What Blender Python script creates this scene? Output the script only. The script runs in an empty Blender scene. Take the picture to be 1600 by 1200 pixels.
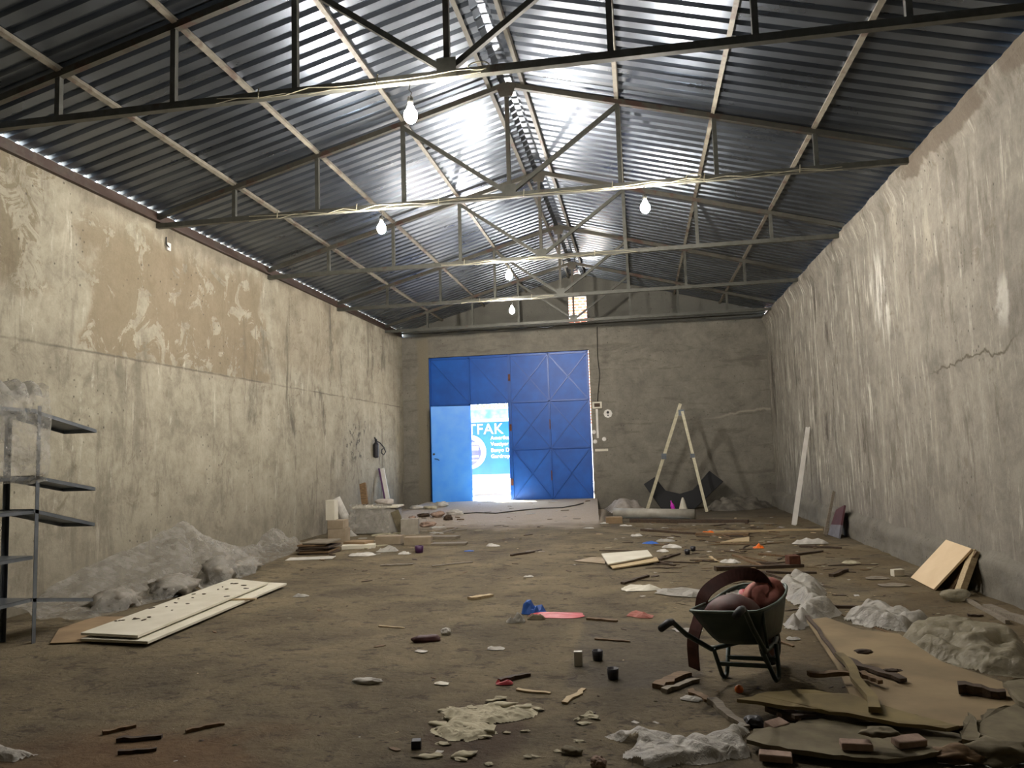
import bpy, math, random
from mathutils import Vector, Matrix, noise, Euler
import numpy as np
rnd = random.Random(7)
SC = bpy.context.scene
COL = SC.collection

# ------------------------------------------------------------------ camera
FPX, YAW, PITCH, ROLL = 1185.5, .1645, .0916, -.0309
CAM = np.array([0, 0, 1.5])
def cam_axes():
    cy, sy = math.cos(YAW), math.sin(YAW)
    f = np.array([-sy*math.cos(PITCH), cy*math.cos(PITCH), math.sin(PITCH)])
    r = np.array([cy, sy, 0.]); u = np.cross(r, f)
    cr, sr = math.cos(ROLL), math.sin(ROLL)
    return cr*r+sr*u, -sr*r+cr*u, f
AX = cam_axes()
def at(px, py, ax=2, val=0.):
    """point of the place seen at a pixel of the photo, on the plane axis=val"""
    r, u, w = AX
    d = w*FPX+r*(px-800)-u*(py-600)
    return Vector(CAM+(val-CAM[ax])/d[ax]*d)
cd = bpy.data.cameras.new('camera'); cam = bpy.data.objects.new('camera', cd); COL.objects.link(cam)
r_, u_, f_ = AX
cam.matrix_world = Matrix(((r_[0], u_[0], -f_[0], 0), (r_[1], u_[1], -f_[1], 0), (r_[2], u_[2], -f_[2], 1.5), (0, 0, 0, 1)))
cd.sensor_width = 36; cd.lens = 36*FPX/1600; cd.clip_start = .02; cd.clip_end = 300
SC.camera = cam

# ------------------------------------------------------------------ world, sun, exposure
wd = bpy.data.worlds.new('sky'); SC.world = wd; wd.use_nodes = True
nt = wd.node_tree; nt.nodes.clear()
wo = nt.nodes.new('ShaderNodeOutputWorld'); bg = nt.nodes.new('ShaderNodeBackground')
sk = nt.nodes.new('ShaderNodeTexSky'); sk.sky_type = 'HOSEK_WILKIE'
sk.sun_direction = (-.5, .3, .8); sk.turbidity = 5; sk.ground_albedo = .4
nt.links.new(sk.outputs[0], bg.inputs[0]); bg.inputs[1].default_value = 11
nt.links.new(bg.outputs[0], wo.inputs[0])
sd = bpy.data.lights.new('sun', 'SUN'); sd.energy = 28; sd.angle = .01; sd.color = (1, .95, .88)
sun = bpy.data.objects.new('sun', sd); COL.objects.link(sun)
sun.rotation_euler = Vector((.30, -.22, -.92)).to_track_quat('-Z', 'Y').to_euler()
BULB = 520.
SC.view_settings.view_transform = 'Standard'; SC.view_settings.look = 'None'
SC.view_settings.gamma = 1; SC.view_settings.use_curve_mapping = False
SC.view_settings.exposure = 2.18
SC.cycles.use_denoising = True
SC.cycles.max_bounces = 7; SC.cycles.diffuse_bounces = 4; SC.cycles.glossy_bounces = 3
SC.cycles.transparent_max_bounces = 10; SC.cycles.caustics_reflective = False; SC.cycles.caustics_refractive = False
SC.cycles.sample_clamp_indirect = 6
SC.cycles.use_adaptive_sampling = False

# ------------------------------------------------------------------ material helpers
def lin(c):
    if isinstance(c, str):
        c = [int(c[i:i+2], 16)/255 for i in (1, 3, 5)]
        c = [x/12.92 if x <= .04045 else ((x+.055)/1.055)**2.4 for x in c]
    return (*c[:3], 1)
class Mt:
    def __init__(s, name, col='#808080', rough=.8, metal=0., **kw):
        s.m = bpy.data.materials.new(name); s.m.use_nodes = True
        s.t = s.m.node_tree; s.b = s.t.nodes['Principled BSDF']; s.out = s.t.nodes['Material Output']
        s.set(s.b, 'Base Color', lin(col) if not isinstance(col, bpy.types.NodeSocket) else col)
        s.set(s.b, 'Roughness', rough); s.set(s.b, 'Metallic', metal)
        for k, v in kw.items(): s.set(s.b, k.replace('_', ' '), v)
        s._tc = None
    def set(s, n, k, v):
        if isinstance(v, bpy.types.NodeSocket): s.t.links.new(v, n.inputs[k])
        else: n.inputs[k].default_value = v
    def col(s, v): s.set(s.b, 'Base Color', v)
    def N(s, t): return s.t.nodes.new('ShaderNode'+t)
    @property
    def P(s):
        if s._tc is None: s._tc = s.N('TexCoord')
        return s._tc.outputs['Object']
    def xyz(s, vec=None):
        n = s.N('SeparateXYZ'); s.set(n, 0, vec or s.P); return n.outputs
    def mp(s, scale=(1, 1, 1), loc=(0, 0, 0), vec=None):
        n = s.N('Mapping'); s.set(n, 'Vector', vec or s.P); s.set(n, 'Scale', scale); s.set(n, 'Location', loc); return n.outputs[0]
    def noise(s, scale=5, detail=4, vec=None, rough=.55, dist=0.):
        n = s.N('TexNoise'); s.set(n, 'Vector', vec or s.P); s.set(n, 'Scale', scale); s.set(n, 'Detail', detail)
        s.set(n, 'Roughness', rough); s.set(n, 'Distortion', dist); return n.outputs['Fac']
    def vor(s, scale=5, vec=None, feat='F1', out='Distance'):
        n = s.N('TexVoronoi'); n.feature = feat; s.set(n, 'Vector', vec or s.P); s.set(n, 'Scale', scale); return n.outputs[out]
    def ramp(s, fac, stops):
        n = s.N('ValToRGB'); s.set(n, 0, fac); e = n.color_ramp.elements
        while len(e) < len(stops): e.new(.5)
        for i, (p, c) in enumerate(stops):
            e[i].position = p; e[i].color = lin(c)
        return n.outputs[0]
    def sm(s, v, a, b, lo=0., hi=1.):
        n = s.N('MapRange'); n.interpolation_type = 'SMOOTHSTEP'
        s.set(n, 0, v); s.set(n, 1, a); s.set(n, 2, b); s.set(n, 3, lo); s.set(n, 4, hi); return n.outputs[0]
    def ma(s, op, a, b=0.):
        n = s.N('Math'); n.operation = op; s.set(n, 0, a); s.set(n, 1, b); return n.outputs[0]
    def mix(s, f, a, b, blend='MIX'):
        n = s.N('Mix'); n.data_type = 'RGBA'; n.blend_type = blend
        s.set(n, 0, f)
        s.set(n, 6, lin(a) if isinstance(a, str) else a); s.set(n, 7, lin(b) if isinstance(b, str) else b); return n.outputs[2]
    def bump(s, h, strength=.3, dist=.02):
        n = s.N('Bump'); s.set(n, 'Height', h); s.set(n, 'Strength', strength); s.set(n, 'Distance', dist)
        s.set(s.b, 'Normal', n.outputs[0]); return s
    def box(s, v, lo, hi, soft=.1):
        return s.ma('MULTIPLY', s.sm(v, lo-soft, lo+soft), s.sm(v, hi+soft, hi-soft))

def flat(name, c1, c2=None, scale=6, rough=.8, metal=0., bump=.15, bd=.01, detail=5, vec=None, **kw):
    m = Mt(name, c1, rough, metal, **kw)
    n = m.noise(scale, detail, vec=(m.mp(vec) if vec else None))
    if c2: m.col(m.ramp(n, [(.35, c1), (.68, c2)]))
    if bump: m.bump(n, bump, bd)
    return m.m

# ------------------------------------------------------------------ walls' materials
def concrete(name, side):
    m = Mt(name, rough=.88)
    o = m.xyz(); X, Y, Z = o[0], o[1], o[2]
    H = X if side == 'n' else Y
    wn = m.ma('SUBTRACT', m.noise(1.3, 5), .5)
    wn2 = m.ma('SUBTRACT', m.noise(4.0, 5), .5)
    if side == 'w': pal = [(.28, '#6f695b'), (.42, '#8a8473'), (.52, '#9d9785'), (.7, '#b0aa98')]
    elif side == 'e': pal = [(.28, '#67625a'), (.42, '#7c776c'), (.54, '#8e897d'), (.72, '#a19c90')]
    else: pal = [(.28, '#64615a'), (.42, '#78746a'), (.55, '#878377'), (.75, '#989487')]
    n = m.noise(1.7, 10, rough=.68, dist=.3)
    n2 = m.noise(5.5, 8, rough=.7, dist=.6)
    c = m.ramp(m.ma('ADD', m.ma('MULTIPLY', n, .6), m.ma('MULTIPLY', n2, .4)), pal)
    sc = (1, 1.7, .38) if side != 'n' else (1.6, 1, .6)
    st = m.noise(1.5, 9, vec=m.mp(sc), rough=.72, dist=.5)
    st2 = m.noise(4.5, 7, vec=m.mp((1, 2.0, .26)), rough=.7, dist=.4)
    blot = m.noise(3.2, 8, rough=.72, dist=.8)
    if side != 'n':
        c = m.mix(m.sm(st, .54, .66, 0, .4), c, '#bcb5a3')
        c = m.mix(m.sm(st, .46, .36, 0, .45), c, '#665f51')
        c = m.mix(m.ma('MULTIPLY', m.sm(st2, .58, .68, 0, .45), m.sm(blot, .42, .55)), c, '#cfcabb')
        c = m.mix(m.sm(blot, .42, .34, 0, .5), c, '#6d6351')
    else:
        c = m.mix(m.sm(st, .58, .70, 0, .3), c, '#a39e90')
        st3 = m.noise(2.2, 7, vec=m.mp((.4, 1, 1.8)), rough=.68, dist=.6)
        c = m.mix(m.sm(st3, .48, .36, 0, .5), c, '#605b50')
        c = m.mix(m.sm(blot, .60, .70, 0, .4), c, '#9c9687')
    zz = m.ma('ADD', Z, m.ma('MULTIPLY', wn, .9)); yy = m.ma('ADD', H, m.ma('MULTIPLY', wn, 1.6))
    if side == 'w':
        # damp brown patch over the pour line
        p = m.ma('MULTIPLY', m.box(yy, 7.9, 12.2, .12), m.ma('MULTIPLY', m.sm(Z, 2.82, 2.90), m.sm(zz, 4.9, 4.3)))
        p = m.ma('MULTIPLY', p, m.sm(m.noise(2.3, 9, rough=.7, dist=.8), .43, .47))
        c = m.mix(m.ma('MULTIPLY', p, .75), c, '#7e7058')
        p = m.ma('MULTIPLY', m.ma('MULTIPLY', m.sm(yy, 7.3, 7.1), m.sm(zz, 3.2, 3.5)), m.sm(blot, .47, .53))
        c = m.mix(m.ma('MULTIPLY', p, .65), c, '#6e6148')
        p = m.ma('MULTIPLY', m.box(yy, 12.6, 15.6, .4), m.sm(zz, 3.0, 3.4))
        c = m.mix(m.ma('MULTIPLY', p, .35), c, '#7c6f58')
        # faint horizontal pour lines
        ln = m.box(m.ma('ADD', Z, m.ma('MULTIPLY', wn2, .05)), 2.845, 2.868, .012)
        c = m.mix(m.ma('MULTIPLY', ln, m.sm(wn, -.15, .05, .15, .6)), c, '#4a4238')
        # darker foot of the wall and the grey zone farther in
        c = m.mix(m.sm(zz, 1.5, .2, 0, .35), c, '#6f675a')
        # drips at the far end
        c = m.mix(m.ma('MULTIPLY', m.sm(st, .44, .30), m.sm(Y, 10.5, 13, 0, .6)), c, '#4d473d')
        g = m.ma('MULTIPLY', m.box(yy, 15.9, 17.0, .2), m.box(zz, 1.5, 2.3, .15))
        g = m.ma('MULTIPLY', g, m.sm(m.noise(5, 6, rough=.7), .52, .6))
        c = m.mix(m.ma('MULTIPLY', g, .8), c, '#2a2622')
        # mortar edge along the top
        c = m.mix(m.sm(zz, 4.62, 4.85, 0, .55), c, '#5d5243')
    if side == 'e':
        c = m.mix(m.ma('MULTIPLY', m.sm(st2, .54, .64), m.sm(Y, 9, 13, .15, .8)), c, '#cdc8b9')
        c = m.mix(m.ma('MULTIPLY', m.sm(st, .47, .36), m.sm(Y, 10, 14, .2, .8)), c, '#4c443a')
        # rough brown mortar along the top edge
        p = m.ma('MULTIPLY', m.sm(m.ma('ADD', Z, m.ma('MULTIPLY', wn2, .35)), 4.56, 4.62), m.ma('MAXIMUM', m.box(m.ma('ADD', Y, wn2), 7.3, 9.5, .06), m.sm(Y, 7.0, 6.9)))
        c = m.mix(m.ma('MULTIPLY', p, .9), c, '#6a6052')
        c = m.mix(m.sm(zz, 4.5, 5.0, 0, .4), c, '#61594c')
        # white splashes
        s1 = m.ma('MULTIPLY', m.box(m.ma('ADD', Y, m.ma('MULTIPLY', wn2, .5)), 7.35, 7.52, .05), m.box(Z, 2.55, 2.95, .12))
        c = m.mix(m.ma('MULTIPLY', s1, .6), c, '#cfccc2')
        s1 = m.ma('MULTIPLY', m.box(m.ma('ADD', Y, m.ma('MULTIPLY', wn2, .6)), 10.6, 11.2, .1), m.box(Z, 3.0, 4.0, .3))
        c = m.mix(m.ma('MULTIPLY', s1, m.sm(st2, .45, .55, 0, .8)), c, '#d3d0c6')
        # cracks
        ln = m.box(m.ma('ADD', Z, m.ma('MULTIPLY', wn, .6)), 2.32, 2.34, .012)
        c = m.mix(m.ma('MULTIPLY', ln, m.box(Y, 7.3, 9.2, .3)), c, '#57503f')
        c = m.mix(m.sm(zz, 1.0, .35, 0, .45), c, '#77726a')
    if side == 'n':
        # seepage line at the right
        ln = m.box(m.ma('ADD', Z, m.ma('ADD', m.ma('MULTIPLY', wn, .35), m.ma('MULTIPLY', X, -.14))), 1.98, 2.02, .03)
        c = m.mix(m.ma('MULTIPLY', ln, m.sm(X, 1.2, 2.6, 0, .7)), c, '#b0ab9a')
        c = m.mix(m.box(m.ma('ADD', X, m.ma('MULTIPLY', wn, .3)), -5.95, -5.64, .06), c, '#847d6b')
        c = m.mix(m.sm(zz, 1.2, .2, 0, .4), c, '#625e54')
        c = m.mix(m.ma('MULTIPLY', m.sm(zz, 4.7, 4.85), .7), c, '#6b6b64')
    # pits
    pit = m.sm(m.vor(11, vec=m.mp((1, 1, .8))), .16, .08)
    pit = m.ma('MULTIPLY', pit, m.sm(m.noise(1.1, 2), .5, .6))
    c = m.mix(m.ma('MULTIPLY', pit, .7), c, '#40392f')
    fine = m.noise(28, 6, rough=.7)
    c = m.mix(.35, c, m.ramp(fine, [(.3, '#5f5f5f'), (.7, '#a0a0a0')]), 'SOFT_LIGHT')
    m.col(c)
    h = m.ma('ADD', m.ma('MULTIPLY', n, 1.0), m.ma('ADD', m.ma('MULTIPLY', fine, .25), m.ma('MULTIPLY', st, .5)))
    h = m.ma('SUBTRACT', h, m.ma('MULTIPLY', pit, .5))
    m.bump(h, .55, .03)
    return m.m
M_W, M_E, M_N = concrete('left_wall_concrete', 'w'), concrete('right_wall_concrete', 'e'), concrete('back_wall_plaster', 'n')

def floor_mat():
    m = Mt('dirt_floor', rough=.93)
    X, Y, Z = m.xyz()
    n = m.noise(1.1, 8, rough=.6, dist=.4)
    c = m.ramp(n, [(.28, '#5e5440'), (.45, '#756951'), (.6, '#887b60'), (.8, '#978a6e')])
    d = m.noise(4.5, 8, rough=.68, vec=m.mp((.9, 1.2, 1)))
    c = m.mix(m.sm(d, .46, .36, 0, .65), c, '#3e3528')
    c = m.mix(m.sm(d, .60, .72, 0, .5), c, '#958a74')
    # dark swept streaks
    s = m.noise(2.0, 7, rough=.7, vec=m.mp((.7, 1.9, 1)), dist=.7)
    c = m.mix(m.sm(s, .37, .30, 0, .75), c, '#3b3225')
    lp = m.noise(7.0, 9, rough=.75, dist=1.)
    c = m.mix(m.sm(lp, .43, .36, 0, .6), c, '#41382a')
    c = m.mix(m.sm(lp, .58, .68, 0, .4), c, '#a0937a')
    fl = m.ma('MULTIPLY', m.sm(m.vor(16, vec=m.mp((.7, 1.4, 1))), .22, .12), m.sm(m.noise(1.7, 4), .47, .58))
    c = m.mix(m.ma('MULTIPLY', fl, .75), c, '#2e261a')
    # rusty sawdust at the near left, grey trowelled patch beside the barrow
    wn = m.ma('SUBTRACT', m.noise(1.6, 5), .5)
    yy = m.ma('ADD', Y, wn); xx = m.ma('ADD', X, m.ma('MULTIPLY', wn, 1.5))
    p = m.ma('MULTIPLY', m.box(xx, -3.2, -2.0, .3), m.box(yy, 2.5, 4.1, .25))
    c = m.mix(m.ma('MULTIPLY', p, .6), c, '#7d5b36')
    p = m.ma('MULTIPLY', m.box(xx, -1.1, -.75, .12), m.box(yy, 3.4, 4.6, .3))
    c = m.mix(m.ma('MULTIPLY', p, .6), c, '#4c3426')
    p = m.ma('MULTIPLY', m.box(X, -.55, .35, .04), m.box(Y, 5.0, 6.9, .08))
    c = m.mix(m.ma('MULTIPLY', p, .45), c, '#55504a')
    p = m.ma('MULTIPLY', m.sm(m.ma('ADD', X, m.ma('MULTIPLY', wn, 2.)), .2, 1.2), m.sm(m.noise(.9, 4), .42, .56))
    c = m.mix(m.ma('MULTIPLY', p, .5), c, '#6a5734')
    # pale ramp concrete, daylight from the gate painted into its colour
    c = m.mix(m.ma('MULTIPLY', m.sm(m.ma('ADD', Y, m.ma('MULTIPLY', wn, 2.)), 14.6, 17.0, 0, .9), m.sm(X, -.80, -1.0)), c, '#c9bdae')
    c = m.mix(m.ma('MULTIPLY', m.sm(Y, 15.5, 18, 0, .6), m.sm(X, -1.0, -.8)), c, '#4a4236')
    f = m.noise(22, 7, rough=.75)
    c = m.mix(.5, c, m.ramp(f, [(.3, '#484848'), (.7, '#b0b0b0')]), 'SOFT_LIGHT')
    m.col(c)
    m.bump(m.ma('ADD', m.ma('MULTIPLY', d, .8), m.ma('ADD', m.ma('MULTIPLY', f, .35), m.ma('ADD', m.ma('MULTIPLY', s, .4), m.ma('MULTIPLY', lp, .8)))), 1., .045)
    return m.m
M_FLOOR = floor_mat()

def roof_mat():
    m = Mt('galvanised_sheet', rough=.3, metal=.92)
    n = m.noise(1.2, 5); f = m.noise(2.5, 4, vec=m.mp((.5, 1, 1)))
    c = m.ramp(n, [(.3, '#5a6068'), (.7, '#70777f')])
    c = m.mix(m.sm(f, .55, .8, 0, .3), c, '#565656')
    m.col(c); m.set(m.b, 'Roughness', m.sm(f, .3, .7, .27, .36))
    return m.m
M_ROOF = roof_mat()
def steel_mat(name, a, b, rust, amt=.6, metal=.3):
    m = Mt(name, rough=.55, metal=metal)
    n = m.noise(3.5, 6, rough=.65)
    c = m.ramp(m.noise(12, 4), [(.3, a), (.7, b)])
    c = m.mix(m.sm(n, 1-amt, 1-amt+.12, 0, .85), c, rust)
    m.col(c); m.bump(n, .2, .005); return m.m
M_STEEL = steel_mat('truss_paint', '#484840', '#585850', '#43342a', .42)
M_RAFT = steel_mat('rafter_paint', '#46443b', '#524f45', '#4b3228', .48)
M_PURL = steel_mat('purlin_paint', '#5c584c', '#726d60', '#4b3a2f', .50, .1)
M_EAVE = steel_mat('eave_angle', '#38302a', '#483c31', '#38261c', .6, .2)
M_BLUE = flat('gate_blue_paint', '#034ca2', '#055ab8', 3, .5, .0, .12, .02)
M_BLUEL = flat('leaf_blue_paint', '#3d97ff', '#52a5ff', 3, .42, .0, .15, .02)
M_BLUED = flat('brace_blue_paint', '#04489a', '#0650a6', 5, .4)
def emis(name, col, s):
    m = Mt(name, col); m.set(m.b, 'Emission Color', lin(col)); m.set(m.b, 'Emission Strength', s); return m.m
M_BULB = emis('bulb_glow', '#fff7ee', BULB)
M_SOCK = flat('socket_plastic', '#3a3934', rough=.5)
M_CABLE = flat('white_cable', '#9d9882', rough=.5, bump=0)
M_DCABLE = flat('dark_cable', '#35312b', rough=.6, bump=0)
M_WHITE = flat('white_paint', '#c9c6be', '#dad7d0', 5, .5)
M_WOODS = [flat('old_wood_brown', '#5a4630', '#7a6244', 9, vec=(1, 6, 6)), flat('old_wood_dark', '#33281d', '#4c3b2a', 9, vec=(1, 6, 6)),
           flat('raw_wood_pale', '#a08d6c', '#bba884', 9, vec=(1, 6, 6)), flat('grey_wood', '#6d6558', '#857c6c', 9, vec=(1, 6, 6))]
M_WB, M_WD, M_WP, M_WG = M_WOODS
M_PLY = flat('dusty_plywood', '#74644a', '#8e7c5d', 2.2, .85, detail=8)
M_BEIGE = flat('beige_board', '#cdb48e', '#d8c19c', 3, .6, bump=.05)
M_CREAM = flat('cream_panel', '#c4bfad', '#d2cebe', 4, .6)
M_CARD = flat('cardboard', '#806b50', '#967f60', 4, .85)
M_BOXB = flat('dusty_carton', '#8a7c66', '#a29480', 4, .85)
M_PAPER = flat('dirty_paper', '#a5a198', '#c9c6be', 8, .8, bump=.5)
M_BLACK = flat('black_rubber', '#16171a', '#222326', 12, .6)
M_DARK = flat('dark_plastic', '#1e1c22', rough=.4)
M_RED = flat('red_plastic', '#a02a30', '#b8434a', 9, .5, bump=.4)
M_PINK = flat('pink_sack', '#9c5c50', '#b07468', 14, .8, bump=.5)
M_BLUEP = flat('blue_plastic', '#1f4f9c', '#2a62b5', 9, .5, bump=.4)
M_BRICK = flat('pinkish_brick', '#857062', '#a38c7c', 14, .9, bump=.6)
M_PLAST = flat('crumbled_plaster', '#9d967e', '#b8b198', 14, .9, bump=.6)
M_RUST = flat('rusty_metal', '#4a2a1d', '#6b4230', 12, .7, .3)
M_GREEN = flat('barrow_green_paint', '#223029', '#33423a', 7, .5, .2, bump=.2)
M_GALV = flat('shelf_grey_metal', '#5e646a', '#747a80', 6, .4, .6, bump=.05)
M_ORANGE = flat('orange_skin', '#e06a14', '#f07c20', 20, .45)
M_PURPLE = flat('purple_plastic', '#3a1440', rough=.4)
M_MAG = flat('magenta_plastic', '#d02fc0', rough=.4)
M_MUD = flat('muddy_grey_slab', '#5a523f', '#726a53', 8, .9, bump=.5)
M_MOULD = flat('mouldy_board', '#6c5f43', '#85774f', 4, .9, detail=8, bump=.5)
def film_mat(name, col, tr, rough=.22, c2=None):
    m = Mt(name, col, rough)
    n = m.noise(7, 6, rough=.65)
    if c2: m.col(m.ramp(n, [(.35, col), (.65, c2)]))
    wv = m.N('Mapping'); m.set(wv, 'Vector', m.P)
    cmb = m.N('VectorMath'); cmb.operation = 'ADD'; m.t.links.new(wv.outputs[0], cmb.inputs[0])
    cx = m.N('CombineXYZ'); m.set(cx, 0, m.ma('MULTIPLY', n, .35)); m.set(cx, 1, m.ma('MULTIPLY', m.noise(5, 4), .35)); m.t.links.new(cx.outputs[0], cmb.inputs[1])
    v1 = m.vor(9, cmb.outputs[0], 'F1'); v2 = m.vor(24, cmb.outputs[0], 'F1')
    m.bump(m.ma('ADD', m.ma('ADD', n, m.ma('MULTIPLY', v1, .8)), m.ma('MULTIPLY', v2, .3)), .65, .045)
    tl_ = m.N('BsdfTranslucent'); m.set(tl_, 'Color', lin(col)); m0 = m.N('MixShader'); m.set(m0, 0, .35)
    m.t.links.new(m.b.outputs[0], m0.inputs[1]); m.t.links.new(tl_.outputs[0], m0.inputs[2])
    t = m.N('BsdfTransparent'); mx = m.N('MixShader')
    m.set(mx, 0, m.sm(n, .3, .7, max(0, tr-.18), min(1, tr+.18)) if tr > 0 else 0.)
    m.t.links.new(m0.outputs[0], mx.inputs[1]); m.t.links.new(t.outputs[0], mx.inputs[2]); m.t.links.new(mx.outputs[0], m.out.inputs[0])
    return m.m
M_FILM = film_mat('clear_film', '#c4c1b8', .58, .13)
M_FILMD = film_mat('drape_film', '#b9b7ae', .54, .12)
M_FILMW = film_mat('milky_film', '#b5b1a6', .12, .35, '#d6d3ca')
M_FILMY = film_mat('yellowish_film', '#a39c84', .3, .28, '#c4bda6')
M_CLOTH = flat('dirty_cloth', '#8f8880', '#aaa39b', 9, .9, bump=.6)

# ------------------------------------------------------------------ mesh helpers
class MB:
    def __init__(s): s.v = []; s.f = []
    def add(s, vs, fs):
        o = len(s.v); s.v += [tuple(v) for v in vs]; s.f += [tuple(i+o for i in f) for f in fs]; return s
    def box(s, lo, hi, mt=None):
        a, b = lo, hi
        vs = [Vector((x, y, z)) for x in (a[0], b[0]) for y in (a[1], b[1]) for z in (a[2], b[2])]
        if mt: vs = [mt @ v for v in vs]
        return s.add(vs, [(0, 1, 3, 2), (4, 6, 7, 5), (0, 4, 5, 1), (2, 3, 7, 6), (0, 2, 6, 4), (1, 5, 7, 3)])
    def bar(s, p, q, w, h, up=(0, 0, 1)):
        p, q = Vector(p), Vector(q); d = (q-p); L = d.length; d.normalize()
        u = Vector(up)
        if abs(d.dot(u)) > .97: u = Vector((0, 1, 0))
        r = d.cross(u).normalized(); u = r.cross(d)
        mt = Matrix((( d[0], r[0], u[0], p[0]), (d[1], r[1], u[1], p[1]), (d[2], r[2], u[2], p[2]), (0, 0, 0, 1)))
        return s.box((0, -w/2, -h/2), (L, w/2, h/2), mt)
    def tube(s, pts, r, n=8, cap=True):
        pts = [Vector(p) for p in pts]; R = r if isinstance(r, (list, tuple)) else [r]*len(pts)
        rings = []; ref = None
        for i, p in enumerate(pts):
            d = (pts[min(i+1, len(pts)-1)]-pts[max(i-1, 0)]).normalized()
            if ref is None: ref = Vector((0, 0, 1)) if abs(d.z) < .9 else Vector((1, 0, 0))
            a = d.cross(ref).normalized(); b = a.cross(d); ref = b
            rings.append([p+(a*math.cos(k*2*math.pi/n)+b*math.sin(k*2*math.pi/n))*R[i] for k in range(n)])
        vs = [v for r_ in rings for v in r_]; fs = []
        for i in range(len(pts)-1):
            for k in range(n): fs.append((i*n+k, i*n+(k+1) % n, (i+1)*n+(k+1) % n, (i+1)*n+k))
        if cap: fs += [tuple(range(n))[::-1], tuple((len(pts)-1)*n+k for k in range(n))]
        return s.add(vs, fs)
    def prism(s, poly, z0, z1, mt=None):
        n = len(poly); vs = [Vector((p[0], p[1], z0)) for p in poly]+[Vector((p[0], p[1], z1)) for p in poly]
        if mt: vs = [mt @ v for v in vs]
        return s.add(vs, [tuple(range(n))[::-1], tuple(range(n, 2*n))]+[(i, (i+1) % n, n+(i+1) % n, n+i) for i in range(n)])
    def lathe(s, prof, c=(0, 0, 0), n=20, mt=None):
        vs = []; fs = []
        for r, z in prof:
            for k in range(n):
                v = Vector((c[0]+r*math.cos(k*2*math.pi/n), c[1]+r*math.sin(k*2*math.pi/n), c[2]+z)); vs.append(mt @ v if mt else v)
        for i in range(len(prof)-1):
            for k in range(n): fs.append((i*n+k, i*n+(k+1) % n, (i+1)*n+(k+1) % n, (i+1)*n+k))
        return s.add(vs, fs+[tuple(range(n))[::-1], tuple((len(prof)-1)*n+k for k in range(n))])
    def slab(s, pts, t):
        """quad/polygon in space given a thickness along its normal"""
        pts = [Vector(p) for p in pts]; nrm = (pts[1]-pts[0]).cross(pts[2]-pts[0]).normalized()
        n = len(pts)
        return s.add(pts+[p-nrm*t for p in pts], [tuple(range(n)), tuple(range(n, 2*n))[::-1]]+[(i, n+i, n+(i+1) % n, (i+1) % n) for i in range(n)])
def link(name, mb, mat, parent=None, smooth=False, bevel=0, loc=None):
    me = bpy.data.meshes.new(name); me.from_pydata(mb.v, [], mb.f); me.update()
    import bmesh
    bm = bmesh.new(); bm.from_mesh(me); bmesh.ops.recalc_face_normals(bm, faces=bm.faces); bm.to_mesh(me); bm.free()
    if smooth: me.shade_smooth()
    me.materials.append(mat)
    o = bpy.data.objects.new(name, me); COL.objects.link(o)
    if parent: o.parent = parent
    if loc is not None: o.location = loc
    if bevel:
        b = o.modifiers.new('bevel', 'BEVEL'); b.width = bevel; b.segments = 2; b.limit_method = 'ANGLE'
    return o
def tag(o, label=None, cat=None, group=None, kind=None):
    if label: o['label'] = label
    if cat: o['category'] = cat
    if group: o['group'] = group
    if kind: o['kind'] = kind
    return o
def empty(name, loc, rz=0, label=None, cat=None, group=None, kind=None, rot=None):
    o = bpy.data.objects.new(name, None); COL.objects.link(o); o.location = loc
    o.rotation_euler = rot if rot else (0, 0, rz); o.empty_display_size = .1
    return tag(o, label, cat, group, kind)
def struct(name, mb, mat, **k): return tag(link(name, mb, mat, **k), kind='structure')

# ------------------------------------------------------------------ the shell
XL, XR, XC, D, Y0 = -6.38, 3.30, -1.485, 20.04, -6.0
ZW, SL = 4.79, .272
def sstep(a, b, v):
    t = min(1, max(0, (v-a)/(b-a))); return t*t*(3-2*t)
def xe(y): return -1.165+(20-y)*.064 if y > 15 else -.845
def hf(x, y):
    h = (noise.noise(Vector((x*.6, y*.6, 0)))*.018+noise.noise(Vector((x*2.1, y*2.1, 3)))*.008)*sstep(3.3, 4.5, y+3)
    if y > 15.5:
        h *= 1-sstep(15.5, 17, y)
        if x < xe(y): h += .275*(.35*sstep(15.9, 17.4, y)*.5+.825*sstep(16.4, 20.4, y+.25))*(1 if x > -5.7 else 1-.65*sstep(-5.7, -6.2, x))
    return h
def grid(fx, xs, ys):
    vs = [fx(x, y) for y in ys for x in xs]; n = len(xs)
    return vs, [(j*n+i, j*n+i+1, (j+1)*n+i+1, (j+1)*n+i) for j in range(len(ys)-1) for i in range(n-1)]
xs = [XL-.05+i*.07 for i in range(78)]; xs = [x for x in xs if x < -.96]+[-.9325, -.9295]+[-.9+i*.07 for i in range(61)]
ys = [Y0+i*.2 for i in range(45)]+[3+i*.07 for i in range(250)]
ys = [y for y in ys if y < D+.32]+[D+.33]
def fl_(x, y):
    x2 = x+(xe(y)+.931)*max(0, 1-abs(x+.931)/.6) if y > 15 else x
    return (x2, y, hf(x2, y))
mb = MB().add(*grid(fl_, xs, ys))
struct('floor', mb, M_FLOOR, smooth=False)
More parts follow.
